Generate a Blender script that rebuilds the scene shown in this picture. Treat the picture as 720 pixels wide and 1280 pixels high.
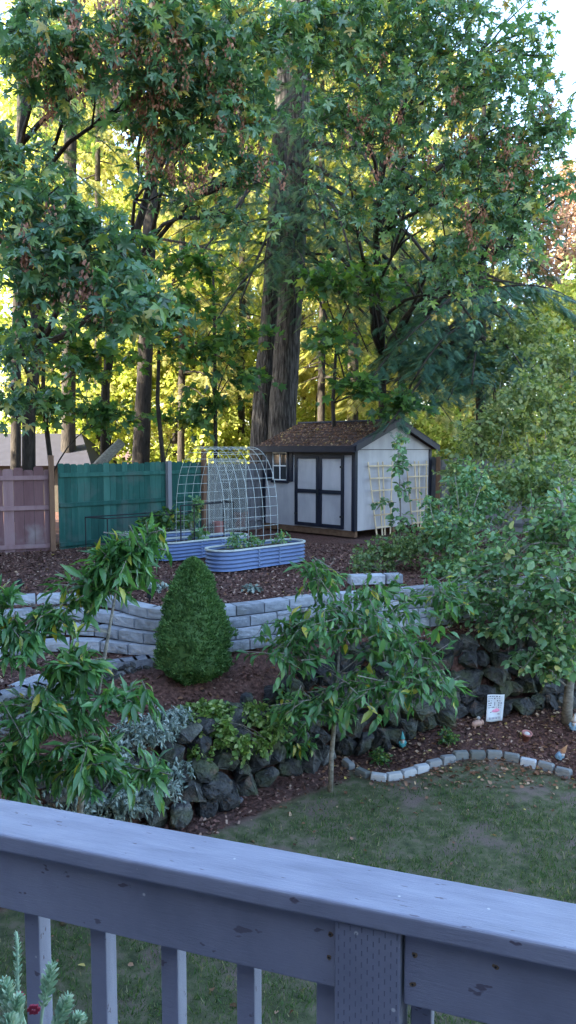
import bpy, bmesh, math, random
import numpy as np
from mathutils import Vector, noise
for o in list(bpy.data.objects): bpy.data.objects.remove(o)
S = bpy.context.scene
COL = S.collection
random.seed(7); rng = np.random.default_rng(7)
PI = math.pi
# ------------------------------------------------------------ camera, sky, sun, exposure
PITCH = math.radians(4.8); EYE = 4.0; F = 950.0
cam = bpy.data.cameras.new('camera'); co = bpy.data.objects.new('camera', cam); COL.objects.link(co)
co.location = (0, 0, EYE); co.rotation_euler = (PI/2-PITCH, 0, 0)
cam.sensor_fit = 'VERTICAL'; cam.sensor_height = 36; cam.lens = F/1280*36
cam.clip_start = .05; cam.clip_end = 1500
S.camera = co
SUN_AZ = (-.82, -.42); SUN_EL = math.radians(33)
w = bpy.data.worlds.new('World'); S.world = w; w.use_nodes = True
nt = w.node_tree; bg = nt.nodes['Background']
sky = nt.nodes.new('ShaderNodeTexSky'); sky.sky_type = 'NISHITA'; sky.sun_disc = False
sky.sun_elevation = SUN_EL; sky.sun_rotation = math.atan2(SUN_AZ[0], SUN_AZ[1]); sky.air_density = 1.0; sky.dust_density = 1.2
nt.links.new(sky.outputs[0], bg.inputs[0]); bg.inputs[1].default_value = .15
sl = bpy.data.lights.new('sun', 'SUN'); sl.energy = 5; sl.angle = math.radians(.53); sl.color = (1, .90, .70)
so = bpy.data.objects.new('sun', sl); COL.objects.link(so)
sd = Vector((SUN_AZ[0], SUN_AZ[1], 0)).normalized()*math.cos(SUN_EL) + Vector((0, 0, math.sin(SUN_EL)))
so.rotation_euler = (-sd).to_track_quat('-Z', 'Y').to_euler(); so.location = (0, 0, 40)
S.view_settings.view_transform = 'Standard'; S.view_settings.look = 'None'
S.view_settings.exposure = 3.05; S.view_settings.gamma = 1; S.view_settings.use_curve_mapping = False
S.render.engine = 'CYCLES'
cy = S.cycles; cy.max_bounces = 6; cy.diffuse_bounces = 4; cy.glossy_bounces = 2; cy.transmission_bounces = 4
cy.use_denoising = True; cy.sample_clamp_indirect = 4

def ray(u, v):
    x = (u-360)/F; y = (640-v)/F
    return x, math.cos(PITCH)+y*math.sin(PITCH), -math.sin(PITCH)+y*math.cos(PITCH)
def PZ(u, v, z):
    a, b, c = ray(u, v); t = (z-EYE)/c; return Vector((a*t, b*t, z))
def PY(u, v, y):
    a, b, c = ray(u, v); t = y/b; return Vector((a*t, y, EYE+c*t))

def pb(u, v, y, ru, rv, n, ry=None):
    """blob around pixel (u,v) of the photograph at distance y, radii given in pixels there"""
    c = PY(u, v, y); k = y/F
    return (tuple(c), (ru*k, (ry if ry else (ru+rv)/2*k), rv*k), n)
# ------------------------------------------------------------ materials
def newmat(name):
    m = bpy.data.materials.new(name); m.use_nodes = True
    n = m.node_tree.nodes; return m, n, m.node_tree.links, n['Principled BSDF']
def ramp(n, stops):
    r = n.new('ShaderNodeValToRGB'); e = r.color_ramp.elements
    while len(e) < len(stops): e.new(.5)
    for el, (p, c) in zip(e, stops): el.position = p; el.color = (*c, 1)
    return r
def surf(name, stops, scale=6, rough=.8, bump=.3, bscale=40, stretch=(1,1,1), detail=6, spec=.3, metal=0, rnd=0, dist=.01):
    """noise driven colour and bump, in object coordinates; rnd mixes in the per piece value"""
    m, n, l, p = newmat(name)
    tc = n.new('ShaderNodeTexCoord'); mp = n.new('ShaderNodeMapping'); mp.inputs['Scale'].default_value = stretch
    l.new(tc.outputs['Object'], mp.inputs[0])
    nz = n.new('ShaderNodeTexNoise'); nz.inputs['Scale'].default_value = scale; nz.inputs['Detail'].default_value = detail; nz.inputs['Roughness'].default_value = .65
    l.new(mp.outputs[0], nz.inputs['Vector'])
    fac = nz.outputs['Fac']
    if rnd:
        a = n.new('ShaderNodeAttribute'); a.attribute_name = 'rnd'
        mx = n.new('ShaderNodeMix'); mx.data_type = 'FLOAT'; mx.inputs[0].default_value = rnd
        l.new(fac, mx.inputs[2]); l.new(a.outputs['Fac'], mx.inputs[3]); fac = mx.outputs[0]
    r = ramp(n, stops); l.new(fac, r.inputs[0]); l.new(r.outputs[0], p.inputs['Base Color'])
    if bump:
        n2 = n.new('ShaderNodeTexNoise'); n2.inputs['Scale'].default_value = bscale; n2.inputs['Detail'].default_value = 5
        l.new(mp.outputs[0], n2.inputs['Vector'])
        b = n.new('ShaderNodeBump'); b.inputs['Strength'].default_value = bump; b.inputs['Distance'].default_value = dist
        l.new(n2.outputs['Fac'], b.inputs['Height']); l.new(b.outputs[0], p.inputs['Normal'])
    p.inputs['Roughness'].default_value = rough; p.inputs['Specular IOR Level'].default_value = spec; p.inputs['Metallic'].default_value = metal
    return m
def leafmat(name, stops, trans=.4, rough=.5, spec=.4, tint=(1.5,1.5,.55)):
    m, n, l, p = newmat(name)
    a = n.new('ShaderNodeAttribute'); a.attribute_name = 'rnd'
    r = ramp(n, stops); l.new(a.outputs['Fac'], r.inputs[0]); l.new(r.outputs[0], p.inputs['Base Color'])
    p.inputs['Roughness'].default_value = rough; p.inputs['Specular IOR Level'].default_value = spec
    t = n.new('ShaderNodeBsdfTranslucent'); mul = n.new('ShaderNodeMix'); mul.data_type = 'RGBA'; mul.blend_type = 'MULTIPLY'; mul.inputs[0].default_value = 1
    l.new(r.outputs[0], mul.inputs[6]); mul.inputs[7].default_value = (*tint, 1); l.new(mul.outputs[2], t.inputs[0])
    mx = n.new('ShaderNodeMixShader'); mx.inputs[0].default_value = trans
    l.new(p.outputs[0], mx.inputs[1]); l.new(t.outputs[0], mx.inputs[2])
    l.new(mx.outputs[0], n['Material Output'].inputs[0])
    return m

def overlay(m, col, scale, lo, hi, up=False):
    n, l = m.node_tree.nodes, m.node_tree.links; p = n['Principled BSDF']; src = p.inputs['Base Color'].links[0].from_socket
    g = n.new('ShaderNodeNewGeometry'); q = n.new('ShaderNodeTexNoise'); q.inputs['Scale'].default_value = scale; q.inputs['Detail'].default_value = 5; l.new(g.outputs['Position'], q.inputs['Vector'])
    rr = ramp(n, [(lo,(0,0,0)),(hi,(.8,.8,.8))]); l.new(q.outputs['Fac'], rr.inputs[0])
    mx = n.new('ShaderNodeMix'); mx.data_type = 'RGBA'; l.new(rr.outputs[0], mx.inputs[0]); l.new(src, mx.inputs[6]); mx.inputs[7].default_value = (*col, 1); l.new(mx.outputs[2], p.inputs['Base Color'])
# ------------------------------------------------------------ object helpers
def tag(o, label=None, cat=None, group=None, kind=None):
    if label: o['label'] = label
    if cat: o['category'] = cat
    if group: o['group'] = group
    if kind: o['kind'] = kind
    return o
def thing(name, label, cat, loc=(0,0,0), rz=0, group=None):
    o = bpy.data.objects.new(name, None); COL.objects.link(o); o.empty_display_size = .2
    o.location = loc; o.rotation_euler = (0, 0, rz)
    return tag(o, label, cat, group)
def link(name, me, parent=None, world=False):
    o = bpy.data.objects.new(name, me); COL.objects.link(o)
    if parent:
        o.parent = parent
        if world: o.location = [-c for c in parent.location]
    return o
class MB:
    """collects vertices and faces; build() links them as ONE mesh object"""
    def __init__(s): s.v = []; s.f = []; s.r = []
    def add(s, vs, fs, r=None):
        k = len(s.v); s.v += [tuple(x) for x in vs]; s.f += [tuple(i+k for i in f) for f in fs]
        s.r += [random.random() if r is None else r]*len(vs)
    def box(s, x0, x1, y0, y1, z0, z1, r=None):
        s.add([(x0,y0,z0),(x1,y0,z0),(x1,y1,z0),(x0,y1,z0),(x0,y0,z1),(x1,y0,z1),(x1,y1,z1),(x0,y1,z1)],
              [(0,3,2,1),(4,5,6,7),(0,1,5,4),(1,2,6,5),(2,3,7,6),(3,0,4,7)], r)
    def obox(s, c, dx, dy, dz, hx, hy, hz, r=None):
        c = Vector(c); dx = Vector(dx); dy = Vector(dy); dz = Vector(dz)
        s.add([c+dx*hx*i+dy*hy*j+dz*hz*k for k in (-1,1) for (i,j) in ((-1,-1),(1,-1),(1,1),(-1,1))],
              [(0,3,2,1),(4,5,6,7),(0,1,5,4),(1,2,6,5),(2,3,7,6),(3,0,4,7)], r)
    def bar(s, a, b, wd, th, up=(0,0,1), r=None):
        a = Vector(a); b = Vector(b); d = (b-a); L = d.length; d.normalize()
        up = Vector(up)
        if abs(d.dot(up)) > .95: up = Vector((0,1,0)) if abs(d.y) < .9 else Vector((1,0,0))
        sx = d.cross(up).normalized(); u = sx.cross(d)
        s.obox((a+b)/2, d, sx, u, L/2, wd/2, th/2, r)
    def tube(s, pts, rad, n=6, cap=True, r=None, wob=0):
        pts = [Vector(p) for p in pts]; N = len(pts)
        if not hasattr(rad, '__len__'): rad = [rad]*N
        vs = []; ref = Vector((.3,.9,.1)).normalized()
        for i, p in enumerate(pts):
            d = (pts[min(i+1,N-1)]-pts[max(i-1,0)]).normalized()
            a = d.cross(ref)
            if a.length < .1: a = d.cross(Vector((1,0,0)))
            a.normalize(); b = d.cross(a)
            for k in range(n):
                t = 2*PI*k/n; q = rad[i]*(1+wob*random.uniform(-1,1))
                vs.append(p+(a*math.cos(t)+b*math.sin(t))*q)
        fs = [(i*n+k, i*n+(k+1)%n, (i+1)*n+(k+1)%n, (i+1)*n+k) for i in range(N-1) for k in range(n)]
        if cap: fs += [tuple(range(n-1,-1,-1)), tuple((N-1)*n+k for k in range(n))]
        s.add(vs, fs, r)
    def lathe(s, c, prof, n=16, r=None):
        vs = []; c = Vector(c)
        for (rr, z) in prof:
            for k in range(n): vs.append(c+Vector((rr*math.cos(2*PI*k/n), rr*math.sin(2*PI*k/n), z)))
        m = len(prof)
        fs = [(i*n+k, i*n+(k+1)%n, (i+1)*n+(k+1)%n, (i+1)*n+k) for i in range(m-1) for k in range(n)]
        fs += [tuple(range(n-1,-1,-1)), tuple((m-1)*n+k for k in range(n))]
        s.add(vs, fs, r)
    def build(s, name, mat, parent=None, smooth=False, world=False, bevel=0):
        me = bpy.data.meshes.new(name); me.from_pydata(s.v, [], s.f); me.materials.append(mat)
        at = me.attributes.new('rnd', 'FLOAT', 'POINT'); at.data.foreach_set('value', s.r)
        if smooth: me.polygons.foreach_set('use_smooth', [True]*len(me.polygons))
        me.update(); o = link(name, me, parent, world)
        if bevel:
            b = o.modifiers.new('bevel', 'BEVEL'); b.width = bevel; b.segments = 2; b.limit_method = 'ANGLE'; b.angle_limit = .6
        return o
def nrm(a): return a/np.maximum(np.linalg.norm(a, axis=1, keepdims=True), 1e-9)
def scatter(name, tmpl, pos, tip, up, scale, mat, parent=None, rnd=None, world=True, smooth=False, kind=None):
    """tmpl = (verts, faces of one size); base at the origin, tip along +Y, face up +Z"""
    tv = np.array(tmpl[0], float); tf = np.array(tmpl[1], int); N = len(pos); K = len(tv); M = tf.shape[1]
    pos = np.asarray(pos, float); Y = nrm(np.asarray(tip, float)); U = np.asarray(up, float)
    Z = nrm(U-(U*Y).sum(1, keepdims=True)*Y); X = np.cross(Y, Z)
    scale = np.asarray(scale, float)
    if scale.ndim == 1: scale = np.repeat(scale[:, None], 3, 1)
    V = pos[:, None]+tv[None,:,0,None]*(X*scale[:,0:1])[:,None]+tv[None,:,1,None]*(Y*scale[:,1:2])[:,None]+tv[None,:,2,None]*(Z*scale[:,2:3])[:,None]
    V = V.reshape(-1, 3)
    Fi = (tf[None]+(np.arange(N)*K)[:,None,None]).reshape(-1)
    nf = N*len(tf)
    me = bpy.data.meshes.new(name)
    me.vertices.add(N*K); me.vertices.foreach_set('co', V.ravel())
    me.loops.add(nf*M); me.loops.foreach_set('vertex_index', Fi.astype(np.int32))
    me.polygons.add(nf); me.polygons.foreach_set('loop_start', np.arange(nf, dtype=np.int32)*M)
    try: me.polygons.foreach_set('loop_total', np.full(nf, M, dtype=np.int32))
    except Exception: pass
    me.update(calc_edges=True)
    if rnd is None: rnd = rng.random(N)
    at = me.attributes.new('rnd', 'FLOAT', 'POINT'); at.data.foreach_set('value', np.repeat(rnd, K).astype(np.float32))
    me.materials.append(mat)
    if smooth: me.polygons.foreach_set('use_smooth', [True]*nf)
    o = link(name, me, parent, world and parent is not None)
    if kind: o['kind'] = kind
    return o

# leaf outlines
def _maple():
    out = [(0,0),(.2,-.12),(.5,-.06),(.26,.14),(.55,.24),(.86,.58),(.5,.5),(.2,.42),(.27,.78),(.12,.86),(0,1.22)]
    pts = out + [(-x, y) for (x, y) in out[-2:0:-1]]
    vs = [(0,.28,.05)]+[(x*.85, y*.9, -.35*x*x-.28*(y-.3)**2+(.05 if i % 3 else -.05)+.04*x) for i, (x, y) in enumerate(pts)]
    n = len(pts)
    return vs, [(0, 1+i, 1+(i+1) % n) for i in range(n)]
MAPLE = _maple()
def _star():
    pts = [(0,0),(.45,.0),(.35,.28),(.6,.6),(.22,.55),(0,1),(-.22,.55),(-.6,.6),(-.35,.28),(-.45,0)]
    vs = [(0,.32,.03)]+[(x*.85,y,-.12*abs(x)) for x, y in pts]
    return vs, [(0,1+i,1+(i+1) % 10) for i in range(10)]
STAR = _star()
LANCE = ([(0,0,0),(.16,.25,.06),(.185,.55,.03),(0,1,-.2),(-.185,.55,.03),(-.16,.25,.06),(0,.28,0),(0,.6,-.05)],
         [(0,1,6),(6,1,2),(6,2,7),(7,2,3),(0,6,5),(5,6,4),(6,7,4),(7,3,4)])
SLIM = ([(x*.72, y, z) for x, y, z in LANCE[0]], LANCE[1])
OVAL = ([(0,0,0),(.3,.3,.07),(.3,.65,.05),(0,1,-.06),(-.3,.65,.05),(-.3,.3,.07),(0,.48,0)],
        [(0,1,6),(6,1,2),(6,2,3),(0,6,5),(5,6,4),(6,3,4)])
DIAM = ([(0,0,0),(.36,.45,.08),(0,1,0),(-.36,.45,.08)], [(0,1,2),(0,2,3)])
def _frond():
    vs = []; fs = []
    for i in range(8):
        y = i/8; L = .38*(1-.55*y)
        for s in (-1, 1):
            k = len(vs); vs += [(0,y,0),(0,y+.09,0),(s*L,y+.26,-.07)]; fs.append((k,k+1,k+2))
    return vs, fs
FROND = _frond()
STICK = ([(-.5,0,-.3),(.5,0,-.3),(0,0,.6),(-.2,1,-.1),(.2,1,-.1),(0,1,.2)], [(0,1,4,3),(1,2,5,4),(2,0,3,5)])
CHIP = ([(-.5,-.2,0),(.4,-.3,.1),(.55,.2,.25),(-.4,.3,.12)], [(0,1,2,3)])
CURL = ([(0,0,.0),(.3,.2,.12),(.33,.6,.16),(0,1,.02),(-.3,.62,.18),(-.28,.2,.1),(0,.5,0)],
        [(0,1,6),(6,1,2),(6,2,3),(0,6,5),(5,6,4),(6,3,4)])

def twigs(blobs, lpt, tl=(.35,.8), droop=.35, tipdown=.4, updev=.5, jit=.75, surfb=.5):
    """blobs: (center, radii, twig count) -> leaf arrays and twig arrays"""
    P = []; T = []; U = []; tp = []; td = []; tL = []
    for (c, r, n) in blobs:
        c = np.array(c, float); r = np.array(r, float)
        d = nrm(rng.normal(size=(n,3))); rad = rng.random((n,1))**surfb
        s = c+d*rad*r
        out = nrm(d*[1,1,.45]+rng.normal(size=(n,3))*.55)
        L = rng.uniform(*tl, size=(n,1))
        s0 = s-out*L*.6
        tp.append(s0); td.append(out+[0,0,-droop*.4]); tL.append(L[:,0])
        for k in range(lpt):
            t = (k+rng.random((n,1)))/lpt
            p = s0+out*L*t; p[:,2] -= (droop*L*t*t)[:,0]
            p += rng.normal(size=(n,3))*.05*L
            side = nrm(rng.normal(size=(n,3)))
            P.append(p); T.append(out*.7+side*jit+[0,0,-tipdown]); U.append(np.array([0,0,1.])+rng.normal(size=(n,3))*updev)
    return (np.concatenate(P), np.concatenate(T), np.concatenate(U)), (np.concatenate(tp), np.concatenate(td), np.concatenate(tL))
def curve(a, b, sag=0, n=6, wob=.05):
    a = Vector(a); b = Vector(b); L = (b-a).length; pts = []
    o = [Vector((random.uniform(-1,1), random.uniform(-1,1), random.uniform(-1,1)))*wob*L for _ in range(2)]
    for i in range(n+1):
        t = i/n; q = a.lerp(b, t)+o[0]*math.sin(PI*t)+o[1]*math.sin(2*PI*t)*.5
        q.z += sag*L*math.sin(PI*t); pts.append(q)
    return pts
def tree(name, label, cat, trunk, tr, blobs, tmpl, lpt, lsize, lmat, bmat, group=None, limb=.05, tsides=8, crown='crown', **kw):
    base = trunk[0]; t = thing(name, label, cat, tuple(base), 0, group)
    m = MB(); m.tube(trunk, tr, tsides, wob=.06); m.build('trunk', bmat, t, True, True)
    (P, T, U), (tp, td, tL) = twigs(blobs, lpt, **kw)
    b = MB()
    tk = [Vector(p) for p in trunk]
    if limb:
        for (c, r, n) in blobs:
            c = Vector(c); cand = [p for p in tk[1:] if p.z < c.z+.3] or [tk[1]]
            a = min(cand, key=lambda p: (p-c).length+.5*abs(p.z-(c.z-.4*(p-c).length)))
            pts = curve(a, c, .06, 6, .06); L = (c-a).length
            r0 = min(limb*(.5+.12*L), tr[0]*.6); b.tube(pts, [r0*(1-.75*i/6) for i in range(7)], 5)
            for k in range(4):
                e = c+Vector([random.uniform(-.8,.8)*q for q in r]); b.tube(curve(pts[4], e, .03, 4, .08), [r0*.4,r0*.33,r0*.25,r0*.18,r0*.1], 4)
        b.build('branch', bmat, t, True, True)
    if len(tp): 
        k = min(len(tp), 1500); idx = rng.choice(len(tp), k, False)
        scatter('twigs', STICK, tp[idx], td[idx], np.tile([0,.1,1.], (k,1)), np.c_[np.full(k,.012), tL[idx], np.full(k,.012)], bmat, t)
    N = len(P)
    scatter(crown, tmpl, P, T, U, lsize*rng.choice([.55,.8,1.0,1.3], N, p=[.25,.3,.3,.15])*rng.uniform(.85,1.15,N), lmat, t)
    return t

# ------------------------------------------------------------ shared materials
M = {}
M['bark'] = surf('fir_bark', [(.36,(.010,.009,.009)),(.48,(.05,.045,.042)),(.7,(.15,.14,.135))], 6, .95, 1, 11, (3,3,.4), dist=.09)
M['bark_dark'] = surf('maple_bark', [(.3,(.012,.01,.009)),(.7,(.06,.05,.042))], 8, .95, .8, 20, (2,2,.5), dist=.03)
M['bark_grey'] = surf('grey_bark', [(.3,(.10,.09,.075)),(.7,(.3,.28,.24))], 14, .9, .5, 40, (1,1,2.5))
M['maple_near'] = leafmat('bigleaf_maple_leaf', [(0,(.05,.115,.075)),(.4,(.085,.19,.12)),(.75,(.14,.26,.14)),(.9,(.22,.32,.11)),(1,(.38,.28,.08))], .45, .32, .7)
M['maple_mid'] = leafmat('maple_leaf_dark_green', [(0,(.04,.1,.045)),(.6,(.08,.18,.06)),(.92,(.14,.25,.06)),(1,(.34,.3,.05))], .45, .42)  # darker green maple leaf
M['samara'] = leafmat('maple_seed', [(0,(.17,.075,.055)),(.6,(.36,.18,.13)),(1,(.5,.3,.2))], .3, .7, .2, (1.2,1,.8))
M['sunny'] = leafmat('sunlit_woodland_leaf', [(0,(.17,.21,.05)),(.5,(.38,.42,.11)),(.85,(.52,.53,.18)),(1,(.6,.48,.2))], .5, .55, .2, (1.35,1.45,.75))  # sunlight put into the colour: pale yellow leaves look strongly lit
M['sunny_dark'] = leafmat('sunlit_woodland_needle', [(0,(.13,.16,.05)),(.6,(.35,.35,.12)),(1,(.52,.44,.2))], .45, .6, .2, (1.4,1.4,.7))  # golden sunlight put into the needle colour
M['redleaf'] = leafmat('autumn_leaf', [(0,(.2,.2,.1)),(.5,(.36,.23,.17)),(1,(.5,.32,.26))], .4, .6, .2, (1.3,1.1,.8))
M['fir'] = leafmat('fir_needles', [(0,(.025,.07,.04)),(.6,(.06,.14,.07)),(1,(.15,.2,.07))], .3, .55, .3)
M['fir_tip'] = leafmat('hemlock_needles', [(0,(.02,.065,.045)),(.6,(.05,.13,.085)),(1,(.1,.2,.12))], .2, .5, .35)
M['cherry'] = leafmat('cherry_leaf', [(0,(.045,.13,.05)),(.5,(.075,.2,.07)),(.95,(.14,.3,.09)),(1,(.5,.42,.05))], .35, .3, .6)
M['hazel'] = leafmat('hazel_leaf', [(0,(.06,.14,.06)),(.5,(.13,.27,.13)),(.9,(.25,.40,.20)),(1,(.45,.42,.14))], .35, .42, .5)
M['shrub'] = leafmat('shrub_leaf', [(0,(.05,.10,.04)),(.5,(.12,.20,.08)),(1,(.27,.34,.14))], .35, .5, .4)
M['olive'] = leafmat('light_shrub_leaf', [(0,(.08,.13,.05)),(.5,(.17,.24,.10)),(1,(.36,.38,.18))], .4, .5, .4)
M['spruce'] = leafmat('spruce_needle', [(0,(.035,.09,.025)),(.6,(.075,.17,.05)),(1,(.16,.27,.09))], .15, .6, .3)
M['silver'] = leafmat('silver_leaf', [(0,(.12,.17,.14)),(.6,(.24,.31,.27)),(1,(.42,.48,.42))], .2, .8, .2, (1,1,1))
M['ivy'] = leafmat('lime_ivy_leaf', [(0,(.07,.14,.03)),(.6,(.17,.29,.07)),(1,(.38,.46,.18))], .35, .4, .5)
M['succulent'] = leafmat('succulent_leaf', [(0,(.2,.34,.22)),(.7,(.36,.52,.36)),(1,(.55,.62,.45))], .2, .6, .3, (1,1,.8))
M['grass'] = leafmat('grass_blade', [(0,(.035,.085,.022)),(.6,(.07,.15,.04)),(.85,(.15,.21,.08)),(1,(.34,.30,.19))], .3, .6, .25)
M['litter'] = leafmat('fallen_leaf', [(0,(.06,.035,.02)),(.4,(.17,.085,.045)),(.7,(.26,.14,.09)),(.93,(.42,.29,.19)),(1,(.6,.48,.12))], .15, .8, .2, (1,1,1))
M['chips'] = leafmat('bark_chip', [(0,(.03,.018,.014)),(.5,(.10,.05,.04)),(.85,(.19,.10,.08)),(1,(.36,.26,.2))], 0, .9, .2, (1,1,1))
M['basalt'] = surf('basalt', [(.3,(.018,.019,.021)),(.5,(.045,.047,.05)),(.62,(.085,.088,.088)),(.76,(.22,.22,.2))], 7, .8, 1, 22, spec=.35, dist=.04, rnd=.25)
M['block'] = surf('split_face_block', [(.3,(.19,.21,.24)),(.5,(.32,.345,.38)),(.75,(.43,.455,.49))], 11, .95, .8, 30, spec=.15, dist=.02, rnd=.3)
M['cap'] = surf('block_cap', [(.3,(.20,.22,.25)),(.5,(.31,.335,.37)),(.75,(.42,.45,.49))], 9, .9, .5, 60, spec=.2, rnd=.35)
M['edging'] = surf('concrete_edging', [(.2,(.13,.14,.13)),(.5,(.25,.26,.27)),(.85,(.42,.44,.46))], 12, .9, .6, 60, rnd=.7)
M['pebble'] = surf('pebble', [(.3,(.07,.07,.08)),(.5,(.14,.14,.16)),(.8,(.4,.39,.38))], 5, .8, .2, 30, rnd=.7)
M['mortar'] = surf('pale_mortar', [(.3,(.10,.11,.13)),(.8,(.28,.30,.34))], 12, .95, .8, 30, dist=.02)
M['moss'] = surf('moss', [(.3,(.05,.06,.01)),(.7,(.2,.2,.03))], 20, 1, 1, 60, dist=.02)
M['corrugated'] = surf('blue_steel', [(.3,(.09,.14,.27)),(.8,(.14,.2,.34))], 4, .45, .05, 50, spec=.5)
M['rim'] = surf('pale_rim', [(.3,(.4,.44,.42)),(.8,(.55,.6,.58))], 6, .6, 0)
M['soil'] = surf('potting_soil', [(.3,(.03,.022,.018)),(.7,(.10,.07,.055))], 30, 1, 1, 50, dist=.02)
M['wire'] = surf('galvanised_wire', [(.3,(.34,.38,.37)),(.8,(.5,.54,.52))], 20, .5, 0, metal=.3)
M['black'] = surf('black_plastic', [(.3,(.012,.013,.016)),(.8,(.025,.027,.03))], 10, .5, 0)
M['shed'] = surf('shed_siding', [(.3,(.34,.335,.36)),(.55,(.42,.41,.43)),(.7,(.45,.44,.46))], 3, .75, .12, 60, (1,1,.3))
M['shed_trim'] = surf('shed_trim', [(.3,(.006,.008,.018)),(.7,(.012,.015,.028))], 5, .6, .1, 60)
M['shingle'] = surf('shingle', [(.3,(.05,.035,.035)),(.55,(.09,.055,.05)),(.8,(.17,.09,.07))], 16, .95, 1, 40, dist=.03)
M['ridge'] = surf('dark_shingle', [(.3,(.025,.028,.04)),(.7,(.06,.062,.08))], 16, .95, .8, 60)
M['cedar'] = surf('cedar', [(.3,(.42,.32,.2)),(.7,(.66,.54,.38))], 8, .8, .2, 60, (1,1,.2), rnd=.3)
M['skid'] = surf('skid_timber', [(.3,(.09,.05,.03)),(.7,(.19,.11,.065))], 8, .9, .3, 30)
M['glass'] = surf('window_glass', [(.3,(.02,.025,.03)),(.8,(.04,.045,.05))], 3, .08, 0, spec=.8)
M['white'] = surf('white_trim', [(.3,(.6,.62,.64)),(.8,(.75,.76,.78))], 8, .6, 0)
M['pink_fence'] = surf('faded_red_stain', [(.2,(.12,.06,.065)),(.5,(.20,.115,.12)),(.8,(.29,.19,.2))], 4, .9, .4, 40, (2,2,.25), rnd=.55)
M['green_fence'] = surf('green_stain', [(.2,(.006,.042,.036)),(.5,(.013,.080,.066)),(.8,(.05,.15,.125))], 4, .8, .3, 40, (2,2,.25), rnd=.35)
M['grey_fence'] = surf('weathered_board', [(.2,(.09,.09,.10)),(.8,(.24,.24,.26))], 4, .95, .4, 40, (2,2,.25), rnd=.5)
M['post'] = surf('brown_post', [(.2,(.10,.055,.035)),(.8,(.24,.14,.09))], 8, .9, .4, 40, (2,2,.3))
M['terracotta'] = surf('faded_terracotta', [(.2,(.28,.12,.11)),(.8,(.40,.2,.18))], 8, .9, .2, 40)
M['roof'] = surf('shadowed_house_roof', [(.2,(.022,.022,.032)),(.8,(.035,.035,.05))], 4, .9, .3, 20)  # shadow put into the colour: near black so the roof reads shaded
M['siding'] = surf('house_siding', [(.2,(.06,.05,.04)),(.8,(.09,.08,.065))], 4, .9, .1, 20)
M['deck'] = surf('deck_board', [(.2,(.16,.16,.2)),(.8,(.25,.25,.31))], 6, .8, .3, 40, (1,4,1), rnd=.4)
def paintmat():
    m, n, l, p = newmat('weathered_lavender_paint')
    tc = n.new('ShaderNodeTexCoord')
    def nz(scale, sc=(1,1,1), det=5, ro=.6):
        mp = n.new('ShaderNodeMapping'); mp.inputs['Scale'].default_value = sc; l.new(tc.outputs['Object'], mp.inputs[0])
        q = n.new('ShaderNodeTexNoise'); q.inputs['Scale'].default_value = scale; q.inputs['Detail'].default_value = det; q.inputs['Roughness'].default_value = ro
        l.new(mp.outputs[0], q.inputs['Vector']); return q
    a = nz(5, (1,6,1)); r = ramp(n, [(.3,(.20,.21,.27)),(.5,(.255,.265,.335)),(.7,(.30,.31,.38))]); l.new(a.outputs['Fac'], r.inputs[0])
    last = r.outputs[0]
    # worn dark nicks, long along the grain
    b = nz(16, (1,4,2), 3); rb = ramp(n, [(.66,(0,0,0)),(.69,(1,1,1))]); l.new(b.outputs['Fac'], rb.inputs[0])
    mx = n.new('ShaderNodeMix'); mx.data_type = 'RGBA'; l.new(rb.outputs[0], mx.inputs[0]); l.new(last, mx.inputs[6]); mx.inputs[7].default_value = (.11,.09,.12,1); last = mx.outputs[2]
    # grime film in soft patches
    g = nz(3.0, (1,1.6,1), 6, .7); rg = ramp(n, [(.45,(0,0,0)),(.75,(.55,.55,.55))]); l.new(g.outputs['Fac'], rg.inputs[0])
    m2 = n.new('ShaderNodeMix'); m2.data_type = 'RGBA'; l.new(rg.outputs[0], m2.inputs[0]); l.new(last, m2.inputs[6]); m2.inputs[7].default_value = (.19,.2,.26,1); last = m2.outputs[2]
    # bird lime specks
    v = n.new('ShaderNodeTexVoronoi'); v.inputs['Scale'].default_value = 13; l.new(tc.outputs['Object'], v.inputs['Vector'])
    rv = ramp(n, [(.035,(1,1,1)),(.06,(0,0,0))]); l.new(v.outputs['Distance'], rv.inputs[0])
    m3 = n.new('ShaderNodeMix'); m3.data_type = 'RGBA'; l.new(rv.outputs[0], m3.inputs[0]); l.new(last, m3.inputs[6]); m3.inputs[7].default_value = (.62,.62,.62,1); last = m3.outputs[2]
    l.new(last, p.inputs['Base Color'])
    h = nz(24, (1,9,9), 8, .75); bp = n.new('ShaderNodeBump'); bp.inputs['Strength'].default_value = .45; bp.inputs['Distance'].default_value = .004
    l.new(h.outputs['Fac'], bp.inputs['Height']); l.new(bp.outputs[0], p.inputs['Normal'])
    rr = n.new('ShaderNodeMapRange'); rr.inputs[3].default_value = .35; rr.inputs[4].default_value = .65; l.new(g.outputs['Fac'], rr.inputs[0]); l.new(rr.outputs[0], p.inputs['Roughness'])
    return m
M['paint'] = paintmat()

overlay(M['basalt'], (.07,.085,.04), 3.2, .47, .66); overlay(M['basalt'], (.11,.075,.055), 5.5, .58, .7)
overlay(M['block'], (.17,.17,.15), 2.5, .52, .75); overlay(M['cap'], (.2,.2,.18), 2.5, .52, .75)
overlay(M['shed'], (.26,.26,.28), 1.2, .5, .8); overlay(M['green_fence'], (.07,.10,.09), 2.2, .55, .75); overlay(M['pink_fence'], (.26,.22,.22), 2.0, .55, .75)
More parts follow.
